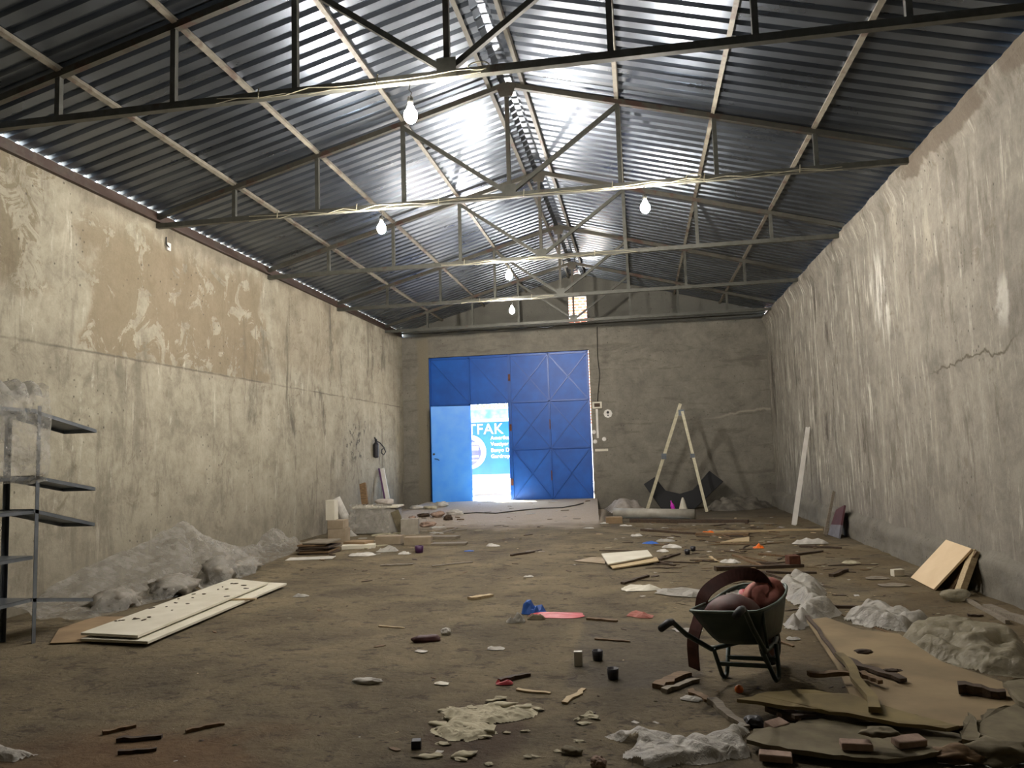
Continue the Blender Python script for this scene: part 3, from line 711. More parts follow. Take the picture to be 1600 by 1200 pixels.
# ------------------------------------------------------------------ heaps: crumpled film, cloth and rubble laid over an outline on the floor
def inside(p, poly):
    c = False; n = len(poly); j = n-1
    for i in range(n):
        if (poly[i][1] > p[1]) != (poly[j][1] > p[1]) and p[0] < (poly[j][0]-poly[i][0])*(p[1]-poly[i][1])/(poly[j][1]-poly[i][1])+poly[i][0]: c = not c
        j = i
    return c
def edist(p, poly):
    m = 9
    for i in range(len(poly)):
        a, b = poly[i-1], poly[i]; dx, dy = b[0]-a[0], b[1]-a[1]
        t_ = max(0, min(1, ((p[0]-a[0])*dx+(p[1]-a[1])*dy)/(dx*dx+dy*dy+1e-9)))
        m = min(m, math.hypot(p[0]-a[0]-t_*dx, p[1]-a[1]-t_*dy))
    return m
def heap(name, pix, h, res, seed, mat, label, cat, grain=6, soft=.12, amp=.6, base=0., poly=None, smooth=True, subd=0, fold=False):
    poly = poly or [tuple(at(*q, 2, 0)[:2]) for q in pix]
    poly = [(min(a, XR-.14), min(b, D-.08)) for a, b in poly]
    x0 = min(p[0] for p in poly)-res; x1 = max(p[0] for p in poly)+res; y0 = min(p[1] for p in poly)-res; y1 = max(p[1] for p in poly)+res
    nx, ny = int((x1-x0)/res)+1, int((y1-y0)/res)+1
    idx = {}; vs = []; fs = []
    def vert(i, j):
        if (i, j) in idx: return idx[i, j]
        x, y = x0+i*res, y0+j*res
        wx_ = .35*res*noise.noise(Vector((x*20, y*20, seed))); 
        ins = inside((x, y), poly); d = edist((x, y), poly) if ins else 0
        e = sstep(0, soft, d)**.7
        r1 = rg(x*grain*.35, y*grain*.35, seed, 5); n1 = noise.noise(Vector((x*grain*.5, y*grain*.5, seed+3)))
        q1_ = Vector((x*grain*.55+.25*n1, y*grain*.55, seed+9)); r2 = rg(q1_.x, q1_.y, seed+9, 3); r3 = abs(noise.noise(q1_*3.1))
        if fold:
            a_ = x*grain*1.1+1.8*noise.noise(Vector((x*2.6, y*2.6, seed)))*2.6+y*grain*1.5+.5*noise.noise(Vector((x*14, y*14, seed))); b_ = y*grain*1.9+2.4*noise.noise(Vector((x*3.1, y*3.1, seed+5)))*1.8-x*grain*.6
            f_ = .72*(.5+.5*math.sin(a_*1.6))**.8+.20*abs(math.sin(b_))+.5*(r2-.5)*.5
            z = base+hf(x, y)+e*h*(.22+.30*(n1+.5)+.62*f_)+.003
        else: z = base+hf(x, y)+e*h*max(.10, (1-amp)+amp*(.55*r1+.45*n1+.38*(r2-.5)+.22*(r3-.2)))+.003
        idx[i, j] = len(vs); vs.append((x+wx_, y+wx_, z)); return idx[i, j]
    for i in range(nx):
        for j in range(ny):
            c = (x0+(i+.5)*res, y0+(j+.5)*res)
            jj = noise.noise(Vector((c[0]*9, c[1]*9, seed)))*.05
            if inside((c[0]+jj, c[1]+jj), poly): fs.append((vert(i, j), vert(i+1, j), vert(i+1, j+1), vert(i, j+1)))
    o = link(name, MB().add(vs, fs), mat, smooth=smooth)
    if label: tag(o, label, cat)
    return o
S = lambda l, dx, dy, k: [(dx+x/k, dy+y/k) for x, y in l]
heap('white_film', S([(45, 150), (150, 120), (330, 125), (370, 190), (330, 250), (400, 290), (480, 320), (400, 345), (250, 400), (200, 425), (110, 420), (95, 385), (200, 300), (130, 240), (60, 200)], 1200, 880, 4), .16, .014, 3, M_FILMW,
     'crumpled milky plastic film heaped behind the green wheelbarrow', 'plastic film', 7, .14, fold=True)
heap('white_film', S([(480, 330), (620, 300), (700, 310), (860, 320), (1000, 350), (1040, 385), (880, 432), (760, 420), (640, 405), (480, 360)], 1200, 880, 4), .13, .014, 5, M_FILMW,
     'crumpled milky plastic film along the far edge of the plywood sheet', 'plastic film', 8, .10, fold=True)
heap('yellowish_film', S([(820, 490), (870, 450), (1010, 420), (1130, 415), (1290, 440), (1440, 480), (1640, 545), (1700, 720), (1460, 700), (1340, 690), (1050, 600), (900, 560)], 1200, 880, 4), .17, .015, 8, M_FILMY,
     'folded yellowish translucent film lying on the right edge of the plywood sheet', 'plastic film', 4.5, .12, .7, fold=True)
heap('shredded_film', [(945, 1152), (1000, 1147), (1060, 1160), (1130, 1150), (1152, 1134), (1172, 1138), (1166, 1160), (1176, 1182), (1150, 1188), (1060, 1199), (1000, 1204), (972, 1186), (990, 1168)], .06, .010, 11, M_FILMW,
     'stringy whitish film rag stretched along the floor below the barrow', 'plastic film', 13, .05, .8, fold=True)
heap('film_scrap', [(-20, 1172), (6, 1168), (30, 1176), (57, 1181), (20, 1192), (-20, 1192)], .05, .012, 2, M_FILMW, 'small white film scrap at the bottom left corner', 'plastic film', 12, .04)
heap('cloth_rag', [(948, 786), (962, 782), (978, 786), (1000, 793), (1010, 798), (985, 801), (955, 802)], .30, .05, 4, M_CLOTH, 'crumpled pale pinkish cloth heap beside the ramp edge', 'cloth', 3, .25, fold=True)
heap('brown_tarp', [(1095, 786), (1130, 780), (1180, 783), (1225, 786), (1228, 792), (1190, 795), (1150, 799), (1100, 798)], .28, .06, 6, flat('brown_tarp_cloth', '#4e4a43', '#7a756a', 5, .9, bump=.5), 'brown tarpaulin crumpled along the foot of the back wall', 'tarpaulin', 2, .3, .75, fold=True)

# film slumped against the left wall over rubbish bundles
BD = [(-5.38, 8.15, (.20, .30, .12), 'low grey bundle under the clear sheet beside the near half of the boards'), (-5.30, 8.95, (.19, .22, .18), 'bulky grey bundle under the clear sheet behind the middle of the boards'),
      (-5.40, 9.75, (.17, .26, .11), 'grey bundle under the clear sheet near the far end of the boards'), (-5.55, 7.35, (.18, .24, .11), 'grey bundle under the sheet behind the cardboard piece')]
def slump(u, v):
    y = 6.75+u*5.9
    hy = .10+.52*math.exp(-((y-9.75)/.75)**2)+.30*math.exp(-((y-8.4)/1.0)**2)+.22*math.exp(-((y-12.35)/.45)**2)+.08*noise.noise(Vector((y*3, 0, 1)))
    wd_ = .80+.45*math.exp(-((y-8.7)/1.6)**2)+.12*noise.noise(Vector((y*1.5, 3, 1)))-.22*sstep(11.5, 12.6, y)
    x = XL+.03+wd_*v; z = hy*(1-v)**1.7+.012
    fold = rg(y*.9+v*.7, v*2.2, 3)-.5; cr = rg(y*2.6, v*4.0, 7)-.4
    z += (.13*fold+.05*cr)*math.sin(math.pi*min(1, v*1.05))+.10*max(0, noise.noise(Vector((y*2.2, v*3, 4))))*math.sin(math.pi*v)
    for py_, ph in ((9.95, .14), (12.45, .07)):
        dy_, dz_ = y-py_, (wd_*v)+.05
        an = math.atan2(dy_, dz_); k_ = math.exp(-(dy_/1.3)**2)
        z += ph*k_*abs(math.sin(an*7+.6*cr))*min(1, v*2.2)*(1-v)*1.6
    for bx_, by_, br, _ in BD:
        d2 = ((x-bx_)/(br[0]*1.25))**2+((y-by_)/(br[1]*1.25))**2
        if d2 < 1: z = max(z, br[2]*1.9*math.sqrt(1-d2)+.02*cr)
    return (x+.03*cr, y+.05*fold, max(z, .012+hf(x, y)))
film_grid(170, 46, slump, 'plastic_sheet', M_FILM, 'long clear plastic sheet slumped along the foot of the left wall')
def lump(name, loc, r, mat, label=None, cat=None, seed=0, rough=.35, group=None, rz_=0, sub=3, parent=None, fr=1.6):
    import bmesh
    bm = bmesh.new(); bmesh.ops.create_icosphere(bm, subdivisions=sub, radius=1)
    for v in bm.verts:
        k = 1+rough*noise.noise(v.co*fr+Vector((seed*7.1, 0, 0)))+rough*.5*noise.noise(v.co*fr*2.7+Vector((0, seed*3.3, 0)))
        v.co = Vector((v.co.x*r[0]*k, v.co.y*r[1]*k, max(v.co.z*r[2]*k, -r[2]*.75)))
    me = bpy.data.meshes.new(name); bm.to_mesh(me); bm.free(); me.materials.append(mat)
    if r[0] > .05: me.shade_smooth()
    o = bpy.data.objects.new(name, me); COL.objects.link(o); o.location = (loc[0], loc[1], loc[2]+r[2]*.73); o.rotation_euler = (0, 0, rz_)
    if parent: o.parent = parent
    if label: tag(o, label, cat, group)
    return o
M_BAG = flat('grey_bag', '#6f6a60', '#8f897d', 6, .6, bump=.7)
for i, (x, y, r, l) in enumerate(BD):
    lump('rubbish_bundle', (x, y, 0), r, M_BAG, l, 'bundle', i, .7, 'bundles under the sheet', fr=2.6)

# ------------------------------------------------------------------ boards on the left
p1, p2, p3, p4 = (Vector((x, y, 0)) for x, y in ((-4.78, 5.93), (-4.10, 5.86), (-4.24, 8.66), (-4.86, 8.80)))
def flatboard(name, pts, z, th, mat, label, cat='board', group=None):
    mb = MB(); lo = [Vector((p[0], p[1], (p[2] if len(p) > 2 else 0)+z)) for p in pts]
    n = len(lo); mb.add(lo+[p+Vector((0, 0, th)) for p in lo], [tuple(range(n))[::-1], tuple(range(n, 2*n))]+[(i, (i+1) % n, n+(i+1) % n, n+i) for i in range(n)])
    o = link(name, mb, mat, bevel=.002); return tag(o, label, cat, group)
flatboard('white_board', (p1, p2, p3, p4), .022, .022, M_CREAM, 'long cream-white board lying on the floor, the lower one of the pair')
q1, q2, q3, q4 = (Vector((x, y, 0)) for x, y in ((-4.82, 5.98), (-4.22, 5.90), (-4.40, 8.50), (-5.02, 8.78)))
flatboard('white_board', (q1, q2, q3, q4), .060, .022, M_CREAM, 'long cream-white board sprinkled with bark crumbs, upper one of the pair')
for i, (x, y) in enumerate(((-4.6, 6.4), (-4.4, 7.6))):
    o = link('packing_strip', MB().box((-.30, -.02, 0), (.32, .02, .0155)), M_WP, loc=(x, y, .0442)); o.rotation_euler = (0, 0, .1*i)
    tag(o, ('thin pale strip between the two boards, nearer the shelving', 'thin pale strip between the two boards, farther in')[i], 'wood strip', 'strips between the boards')
r = random.Random(4)
for i in range(26):
    u, v = r.random(), r.uniform(.12, .97); a = q1.lerp(q4, v); b = q2.lerp(q3, v); p = a.lerp(b, .05+.9*u)
    lump('bark_crumb', (p.x, p.y, .083), (.012+.03*r.random()**2, .01+.012*r.random(), .005), M_WD, 'small dark bark crumb lying on the upper white board', 'bark crumb', i, .5, 'bark crumbs on the white board', r.random()*3, 1)
flatboard('cardboard_piece', [at(*q, 2, 0) for q in ((78, 1008), (134, 1006), (152, 998), (195, 984), (205, 966), (150, 966), (92, 985))], .012, .006, M_CARD, 'flat brown cardboard piece between the shelving and the white boards', 'cardboard')

# ------------------------------------------------------------------ heap by the far end of the left wall
def bx(name, px, py, sx, sy, sz, mat, label, cat, rot=0, z=0, group=None, bev=.004, tilt=(0, 0), p=None):
    if p is None: p = at(px, py, 2, 0); p.z = hf(p.x, p.y)
    o = link(name, MB().box((-sx/2, 0, 0), (sx/2, sy, sz)), mat, loc=(p[0], p[1], p[2]+z), bevel=bev)
    o.rotation_euler = (tilt[0], tilt[1], rot); return tag(o, label, cat, group)
bx('cardboard_box', 526, 847, .33, .30, .24, M_BOXB, 'brown cardboard box at the bottom of the tall stack by the left wall', 'box', .1)
bx('cardboard_box', 524, 847, .30, .28, .15, M_BOXB, 'paler beige box in the middle of the tall stack by the left wall', 'box', .02, .245)
o = bx('cardboard_box', 516, 847, .17, .20, .36, M_CREAM, 'narrow upright open carton on top of the tall stack', 'box', .05, .40)
for i, (z, dx, w_, c) in enumerate(((.0, 0, .5, M_WD), (.035, .03, .48, M_WB), (.07, -.03, .46, M_WD), (.105, .02, .5, M_WD), (.14, -.02, .44, M_WB), (.175, .04, .42, M_WG))):
    p = at(497, 868, 2, 0)
    bx('flat_board', 0, 0, w_, .55, .026, c, 'flat dark board in the low stack before the left wall, '+('bottom one', 'second from the bottom', 'third from the bottom', 'third from the top', 'second from the top', 'topmost and greyest')[i], 'board', .1+.06*((i*37) % 5-2), z, 'low stack of dark boards', p=(p.x+dx-.1, p.y, .0))
bx('paper_sheet', 482, 876, .7, .3, .012, M_PAPER, 'pale curled sheet on the floor in front of the low board stack', 'sheet', .2)
# plastic tub wrapped in film
p = at(588, 834, 2, 0); p.y += .15
t = empty('storage_tub', (p.x, p.y, hf(p.x, p.y)), .1, 'dusty white tub draped with film beside the far left wall', 'tub')
link('tub', MB().prism([(-.42, -.25), (.42, -.25), (.42, .25), (-.42, .25)], 0, .50), flat('tub_grey', '#8b8880', '#a19d94', 6, .6), t, bevel=.03)
link('lid', MB().box((-.46, -.29, .50), (.46, .29, .54)), M_CREAM, t, bevel=.01)
film_grid(40, 30, lambda u, v: (p.x-.5+u*.85+.03*rg(u*4, v*3, 1), p.y-.34-.06*v-.10*v*rg(u*3, v*2, 4), .60-.56*v), 'film_wrap', M_FILM, 'clear film hanging over the front of the dusty white tub')
o = link('paper_roll', MB().tube([(-.36, 0, .08), (.30, 0, -.08)], .10, 16), M_PAPER, loc=(p.x-.70, p.y-.1, .38)); o.rotation_euler = (0, .9, .2)
tag(o, 'pale roll leaning against the left side of the dusty tub', 'roll')
lump('cloth_bundle', (p.x+.12, p.y, .557), (.20, .16, .07), M_CLOTH, 'small crumpled rag on top of the dusty tub', 'cloth', 3, .4)
def leaner(name, b, tp, w, th, mat, label, cat, up=(0, 1, 0)):
    return tag(link(name, MB().bar(b, tp, w, th, up=up), mat, bevel=.003), label, cat)
b1 = at(572, 800, 2, 0)
leaner('wood_post', (p.x-.30, p.y+.05, .56), (p.x-.42, p.y+.25, .98), .13, .06, M_WB, 'short dark wooden post standing on the dusty tub', 'post')
bb = at(610, 800, 2, 0)
t = empty('white_plank', (0, 0, 0), label='white plank with a purple edge leaning on the left wall behind the tub', cat='plank')
b0, t0 = Vector((-5.95, 17.6, .12)), at(597, 732, 0, XL+.10)
link('plank_face', MB().bar(b0, t0, .10, .035, up=(0, 1, 0)), M_WHITE, t)
link('purple_edge', MB().bar(b0+Vector((-.066, -.02, .0)), t0+Vector((-.066, -.02, 0)), .03, .06, up=(0, 1, 0)), flat('purple_edge_paint', '#4d2a55', '#5d3963', 5, .5), t)
for i, (px, py, w_, h_, tl_, c, l) in enumerate(((609, 832, .14, .62, -.16, M_PAPER, 'white narrow slab leaning right of the dusty tub'), (617, 833, .13, .60, -.22, M_WG, 'grey narrow slab leaning right of the white one'), (630, 834, .16, .48, -.35, M_MUD, 'dark curved slab leaning behind the grey block'))):
    p_ = at(px, py, 2, 0)
    bx('leaning_slab', 0, 0, w_, .06, h_, c, l, 'slab', .3, 0, 'slabs leaning beside the tub', tilt=(-.1, tl_), p=(p_.x, p_.y, hf(p_.x, p_.y)))
bx('concrete_block', 640, 836, .34, .25, .30, flat('concrete_block', '#8b857a', '#a09a8d', 8, .9), 'square grey block standing right of the leaning slabs', 'block', .2)
for i, (px, py, sx, sz, l) in enumerate(((606, 851, .46, .14, 'pale block in front of the dusty tub, left of two'), (652, 851, .46, .13, 'pale block in front of the grey square block, right of two'), (560, 858, .55, .06, 'flat pale slab nearest the camera before the tub'), (690, 843, .55, .05, 'thin dark-topped slab right of the pale blocks'), (700, 852, .6, .04, 'lowest flat pale strip right of the pale blocks'))):
    bx('pale_block', px, py, sx, .24, sz, M_BOXB if i in (0, 1) else (M_CREAM if i == 2 else M_WG), l, 'block', (.06, .12, .3, -.1, .05)[i])
bx('cardboard_box', 553, 856, .42, .30, .10, M_CARD, 'flattened brown carton right of the low board stack', 'box', -.2)
def stick(p, q, w, th, mat, label, cat='stick', z=None, group=None, name='wood_stick', seed=0, taper=.7):
    a = at(*p, 2, 0) if len(p) == 2 else Vector(p); b = at(*q, 2, 0) if len(q) == 2 else Vector(q)
    z = 0 if z is None else z
    n = 6; d = (b-a); L = d.length; d.normalize(); sd_ = Vector((-d.y, d.x, 0)).normalized() if abs(d.z) < .9 else Vector((1, 0, 0)); r = random.Random(int(a.x*100+seed))
    mb = MB(); vs = []
    for i in range(n+1):
        tt = i/n; c = a.lerp(b, tt); 
        if len(p) == 2: c.z = hf(c.x, c.y)
        c = c+sd_*r.uniform(-.25, .25)*w; k = 1-(1-taper)*tt*r.uniform(.6, 1.1)
        ww = w*k*r.uniform(.85, 1.1)/2; hh = th*k*r.uniform(.8, 1.1)
        for sx_, sz_ in ((-1, 0), (1, 0), (1, 1), (-1, 1)): vs.append(c+sd_*sx_*ww+Vector((0, 0, z+sz_*hh+.002)))
    mb.add(vs, [(4*i+k, 4*i+(k+1) % 4, 4*i+4+(k+1) % 4, 4*i+4+k) for i in range(n) for k in range(4)]+[(3, 2, 1, 0), (4*n, 4*n+1, 4*n+2, 4*n+3)])
    return tag(link(name, mb, mat), label, cat, group)
def scrap(px, py, r, h, mat, label, cat='scrap', name='paper_scrap', seed=None, rz_=0, group=None, asp=1.6, z=0):
    p = at(px, py, 2, 0) if px > -900 else py; seed = seed if seed is not None else int(px)
    mb = MB(); n = 7; vs = []
    for j in range(n+1):
        for i in range(n+1):
            u, v = i/n*2-1, j/n*2-1
            k = 1+.3*noise.noise(Vector((u, v, seed)))
            e = max(abs(u), abs(v)); zz = h*max(0, (1-e**3)*(.55+.9*noise.noise(Vector((u*1.3, v*1.3, seed*1.7)))+.35*noise.noise(Vector((u*3.7, v*3.7, seed)))))*1.5
            x, y = u*r*asp*k*(1-.12*v*v), v*r*k*(1-.2*u*u)
            vs.append((x*math.cos(rz_)-y*math.sin(rz_), x*math.sin(rz_)+y*math.cos(rz_), zz+.004))
    mb.add(vs, [(j*(n+1)+i, j*(n+1)+i+1, (j+1)*(n+1)+i+1, (j+1)*(n+1)+i) for i in range(n) for j in range(n)])
    o = link(name, mb, mat, loc=(p.x, p.y, hf(p.x, p.y)+z)); md = o.modifiers.new('t', 'SOLIDIFY'); md.thickness = .003; md.offset = 1
    return tag(o, label, cat, group)

# ------------------------------------------------------------------ back right: A-frame, foam, pipe
fa, fb_ = Vector((.09, 19.38, 0)), Vector((1.47, 18.55, 0)); ap = at(1062, 634, 1, 18.95)
t = empty('pole_frame', (.78, 18.95, 0), label='tall white A-shaped pole frame standing before the back wall', cat='pole frame')
def L3(v): return Vector(v)-Vector((.78, 18.95, 0))
M_POLE = flat('chipped_white_paint', '#b9b294', '#cfc9b0', 14, .5)
up_ = (0, 1, 0)
link('pole', MB().bar(L3(fa), L3(ap)+(L3(ap)-L3(fa))*.02, .075, .055, up=up_), M_POLE, t)
link('pole', MB().bar(L3(fb_), L3(ap)+Vector((.05, -.03, -.14)), .065, .05, up=up_), M_POLE, t)
k = fa.lerp(ap, .52); link('pole_joint', MB().box(L3(k)+Vector((-.06, -.045, -.07)), L3(k)+Vector((.06, .045, .07))), M_GALV, t)
k = fb_.lerp(ap, .52); link('pole_joint', MB().box(L3(k)+Vector((-.05, -.04, -.05)), L3(k)+Vector((.05, .04, .05))), M_GALV, t)
link('hinge', MB().box(L3(ap)+Vector((-.04, -.05, -.24)), L3(ap)+Vector((.10, .03, -.10))), M_GALV, t)
def upright(name, pix, yy, th, mat, label, cat, lean=.18):
    pts = []
    for q in pix:
        v = at(*q, 1, yy)
        for _ in range(3): v = at(*q, 1, yy+lean*max(0, v.z))
        v.z = max(v.z, .004); pts.append(v)
    return tag(link(name, MB().slab(pts, th), mat, bevel=.01), label, cat)
o = upright('foam_panel', [(1006, 757), (1023, 746), (1040, 767), (1062, 772), (1082, 766), (1108, 736), (1130, 753), (1086, 797), (1034, 798)], 19.45, .07, flat('black_foam', '#07080a', '#0c0e11', 3, .7), 'black bent foam panel leaning on the back wall behind the pole frame', 'panel')
o = link('big_pipe', MB().tube([at(960, 810, 2, 0)+Vector((0, 0, .12)), at(1086, 811, 2, 0)+Vector((0, 0, .107))], .105, 20), flat('grey_pvc', '#8d897e', '#a7a398', 5, .5), smooth=True)
tag(o, 'large grey pipe lying in front of the pale cloth and the pole frame', 'pipe')
p = at(1069, 800, 2, 0)
o = link('white_cone', MB().lathe([(.12, 0), (.11, .02), (.045, .25), (.018, .32)], n=16), M_CREAM, loc=(p.x, p.y+.35, hf(p.x, p.y+.35))); tag(o, 'small white cone standing before the black foam panel', 'cone')
p = at(1054, 800, 2, 0)
o = link('pink_bottle', MB().lathe([(.035, 0), (.05, .03), (.05, .13), (.02, .20), (.018, .25)], n=14), M_MAG, loc=(p.x, p.y+.4, hf(p.x, p.y+.4))); o.rotation_euler = (0, -.25, 0); tag(o, 'bright magenta bottle left of the small white cone', 'bottle')
bx('cardboard_box', 960, 818, .34, .25, .13, M_CARD, 'small brown carton at the left end of the long dark beam', 'box', .1)
stick((985, 816), (1170, 819), .12, .08, M_WD, 'long dark beam lying parallel to the big grey pipe', 'beam', taper=1)
stick((1003, 829), (1086, 835), .08, .04, M_WD, 'dark lath left of the short plank, beyond the paper litter')
stick((1113, 832), (1285, 829), .07, .035, M_WP, 'long pale batten reaching toward the right wall')
stick((1060, 820), (1210, 819), .06, .03, M_WG, 'grey lath lying beyond the pale batten')
stick((1088, 836), (1170, 837), .16, .045, M_WB, 'short brown plank lying right of the orange scrap', 'plank', taper=1)
flatboard('wood_wedge', [at(*q, 2, 0) for q in ((1125, 850), (1171, 848), (1171, 841), (1150, 844))], .008, .02, M_WP, 'pale wedge of board near the short brown plank', 'board')
scrap(1105, 834, .08, .05, M_ORANGE, 'bright orange plastic scrap left of the short brown plank', name='plastic_scrap')
scrap(1133, 783, .06, .05, M_RED, 'red scrap on the brown tarpaulin before the back wall', name='plastic_scrap')

# ------------------------------------------------------------------ things leaning on the right wall
t = empty('white_profile', (2.72, 14.84, 0), label='tall white profile leaning on the right wall', cat='profile')
b0, t0 = Vector((0, 0, .03)), Vector((3.22, 15.5, 1.83))-Vector((2.72, 14.84, 0))
link('flange', MB().bar(b0, t0, .075, .02, up=(0, 1, 0)), M_WHITE, t)
link('flange', MB().bar(b0+Vector((.045, .03, 0)), t0+Vector((.03, .03, 0)), .02, .07, up=(0, 1, 0)), M_WHITE, t)
leaner('wooden_lath', at(1289, 836, 2, .03), at(1303, 768, 0, 3.26), .05, .02, M_WG, 'thin grey slat leaning on the right wall beside the dark panel', 'slat')
t = empty('panel_offcut', (3.05, 13.2, 0), label='small maroon and grey panel leaning at the foot of the right wall', cat='panel')
c = [at(1296, 836, 2, .0), at(1313, 842, 2, .0)]; tops = [at(1309, 797, 0, 3.20), at(1322, 790, 0, 3.20)]
mid = [c[0].lerp(tops[0], .40), c[1].lerp(tops[1], .40)]
mv = lambda l: [Vector(v)-Vector((3.05, 13.2, 0)) for v in l]
link('grey_half', MB().slab(mv([c[0], c[1], mid[1], mid[0]]), -.03), flat('panel_grey', '#5d5c60', '#727176', 5, .6), t)
link('maroon_half', MB().slab(mv([mid[0], mid[1], tops[1], tops[0]]), -.03), flat('panel_maroon', '#3f2428', '#553034', 5, .6), t)
p1, p2 = Vector((2.86, 9.10, .012)), Vector((2.84, 8.38, .012))
t1, t2 = at(1478, 843, 0, 3.20), at(1518, 857, 0, 3.20)
tag(link('beige_board', MB().slab([p1, p2, t2, t1], .022), M_BEIGE, bevel=.002), 'clean beige chipboard leaning at the foot of the right wall, in front', 'board')
off = Vector((.10, -.09, 0))
tag(link('brown_board', MB().slab([p1+Vector((.14, .0, 0)), p2+Vector((.16, -.03, 0)), t2+Vector((.02, -.06, -.02)), t1+Vector((.02, 0, -.04))], .018), M_WB), 'brown board leaning close behind the clean beige board', 'board')
leaner('narrow_board', at(1499, 927, 2, .02), at(1521, 862, 0, 3.24)+Vector((0, -.02, 0)), .06, .10, M_WP, 'narrow board edge leaning rightmost behind the beige board', 'board')
stick((1512, 940), (1576, 975), .035, .03, M_WG, 'slim grey pole on the floor in front of the leaning boards', 'pole', taper=1)
stick((1546, 953), (1640, 992), .08, .05, M_WG, 'thick grey timber right of the slim grey pole', 'timber', taper=1)
lump('film_ball', at(1492, 938, 2, 0), (.12, .09, .06), M_FILMY, 'small crumpled film ball at the tip of the slim grey pole', 'plastic film', 4, .4)

# ------------------------------------------------------------------ plywood sheet and wreckage at the front right
ply = [at(*q, 2, .05) for q in ((1260, 970), (1291, 966), (1345, 985), (1405, 992), (1470, 1035), (1640, 1092), (1640, 1128), (1500, 1137), (1418, 1124), (1330, 1092), (1306, 1040))]
flatboard('plywood_sheet', [(p.x, p.y, 0) for p in ply], .045, .014, M_PLY, 'large dusty plywood sheet lying on the floor right of the wheelbarrow', 'plywood')
def crumbly(name, pix, z, th, mat, label, cat, seed=0, lift=0.):
    poly = [tuple(at(*q, 2, z)[:2]) for q in pix]; out = []; r = random.Random(seed)
    for i, a in enumerate(poly):
        b = poly[(i+1) % len(poly)]; L = math.dist(a, b); n = max(1, int(L/.04))
        for k in range(n):
            u = k/n; d = .018*noise.noise(Vector((a[0]*9+u*7, a[1]*9+u*5, seed)))
            out.append((a[0]+(b[0]-a[0])*u+d, a[1]+(b[1]-a[1])*u-d*.8))
    cx = sum(p[0] for p in out)/len(out)
    mb = MB(); n = len(out)
    vs = [(x, y, z+lift*(x-cx)+.006*noise.noise(Vector((x*8, y*8, seed)))) for x, y in out]
    mb.add(vs+[(x, y, zz+th*(1+.4*noise.noise(Vector((x*20, y*20, 1))))) for x, y, zz in vs], [tuple(range(n))[::-1], tuple(range(n, 2*n))]+[(i, (i+1) % n, n+(i+1) % n, n+i) for i in range(n)])
    return tag(link(name, mb, mat), label, cat)
crumbly('rotten_panel', [(1154, 1098), (1200, 1086), (1262, 1082), (1330, 1090), (1372, 1106), (1440, 1126), (1500, 1140), (1480, 1143), (1400, 1134), (1335, 1122), (1270, 1112), (1200, 1104)], .085, .018, M_MOULD, 'torn mouldy panel edge raised on bricks below the wheelbarrow', 'panel', 2)
crumbly('rotten_panel', [(1166, 1162), (1178, 1146), (1260, 1130), (1380, 1136), (1480, 1150), (1512, 1156), (1492, 1172), (1455, 1184), (1385, 1194), (1300, 1186), (1230, 1176)], .035, .02, M_MUD, 'large mud-covered panel lying lowest at the bottom edge, carrying two bricks', 'panel', 5)
crumbly('rotten_panel', [(1540, 1118), (1600, 1100), (1660, 1120), (1660, 1180), (1580, 1170), (1520, 1150)], .05, .02, M_MUD, 'muddy broken panel at the right edge below the plywood sheet', 'panel', 9)
crumbly('panel_piece', [(1566, 1070), (1600, 1066), (1650, 1100), (1612, 1112), (1586, 1098)], .075, .025, M_MUD, 'grey slab fragment on the right end of the plywood sheet', 'slab', 11)
stick((1262, 978), (1322, 1058), .03, .02, M_WD, 'dark thin lath along the left edge of the plywood sheet', z=.06)
stick((1316, 1052), (1374, 1150), .055, .03, M_MOULD, 'mossy batten crossing the torn panel, its end toward the camera', 'batten', z=.105, taper=1.1)
stick((1317, 1049), (1414, 1084), .075, .028, M_WD, 'dark splintered stick lying across the plywood sheet', z=.062)
stick((1266, 1086), (1336, 1084), .05, .03, M_WB, 'short brown stick left of the mossy batten', z=.10)
stick((1345, 1078), (1378, 1092), .05, .03, M_WB, 'short chip right beside the mossy batten', z=.08)
stick((1499, 1100), (1574, 1108), .08, .05, M_WD, 'dark rotten block lying near the right end of the plywood sheet', 'wood block', z=.062)
lump('wood_lump', at(1351, 1036, 2, .06)+Vector((0, 0, .062)), (.055, .035, .016), M_WD, 'dark flat lump of bark on the plywood sheet', 'bark', 2, .4)
lump('wood_lump', at(1396, 1066, 2, .06)+Vector((0, 0, .062)), (.05, .02, .01), M_WD, 'tiny dark crumb on the plywood beyond the splintered stick', 'bark', 5, .5)
def brick(px, py, z, rz_, sx, label, tx=0, mat=None):
    p = at(px, py, 2, z)
    o = link('broken_brick', MB().box((-sx/2, -.035, 0), (sx/2, .035, .036)), mat or M_BRICK, loc=(p.x, p.y, z), bevel=.007)
    o.rotation_euler = (tx, 0, rz_); return tag(o, label, 'brick', 'broken bricks among the panels')
brick(1229, 1122, .012, .1, .11, 'pinkish brick propping the torn mouldy panel')
brick(1338, 1170, .058, -.05, .14, 'flat brick on the muddy panel, left of its two bricks')
brick(1420, 1164, .058, .35, .15, 'tilted brick on the muddy panel, right of its two bricks', .15)
brick(1212, 1188, .012, -.15, .15, 'pale brick at the bottom edge left of the muddy panel')
brick(1213, 1138, .030, .7, .12, 'pinkish brick chunk at the end of the stringy film rag', .2)
lump('mud_clod', at(1375, 1168, 2, .06)+Vector((0, 0, .055)), (.08, .05, .022), M_MUD, 'mud clod lying between the two bricks on the muddy panel', 'clod', 7, .6)
o = crumbly('tile_shard', [(1500, 1160), (1534, 1164), (1522, 1124), (1512, 1118)], .06, .02, M_MUD, 'grey triangular shard standing on end at the right', 'shard', 3)
stick((1200, 1118), (1262, 1140), .04, .03, M_WD, 'dark stick lying under the torn mouldy panel', z=.02)
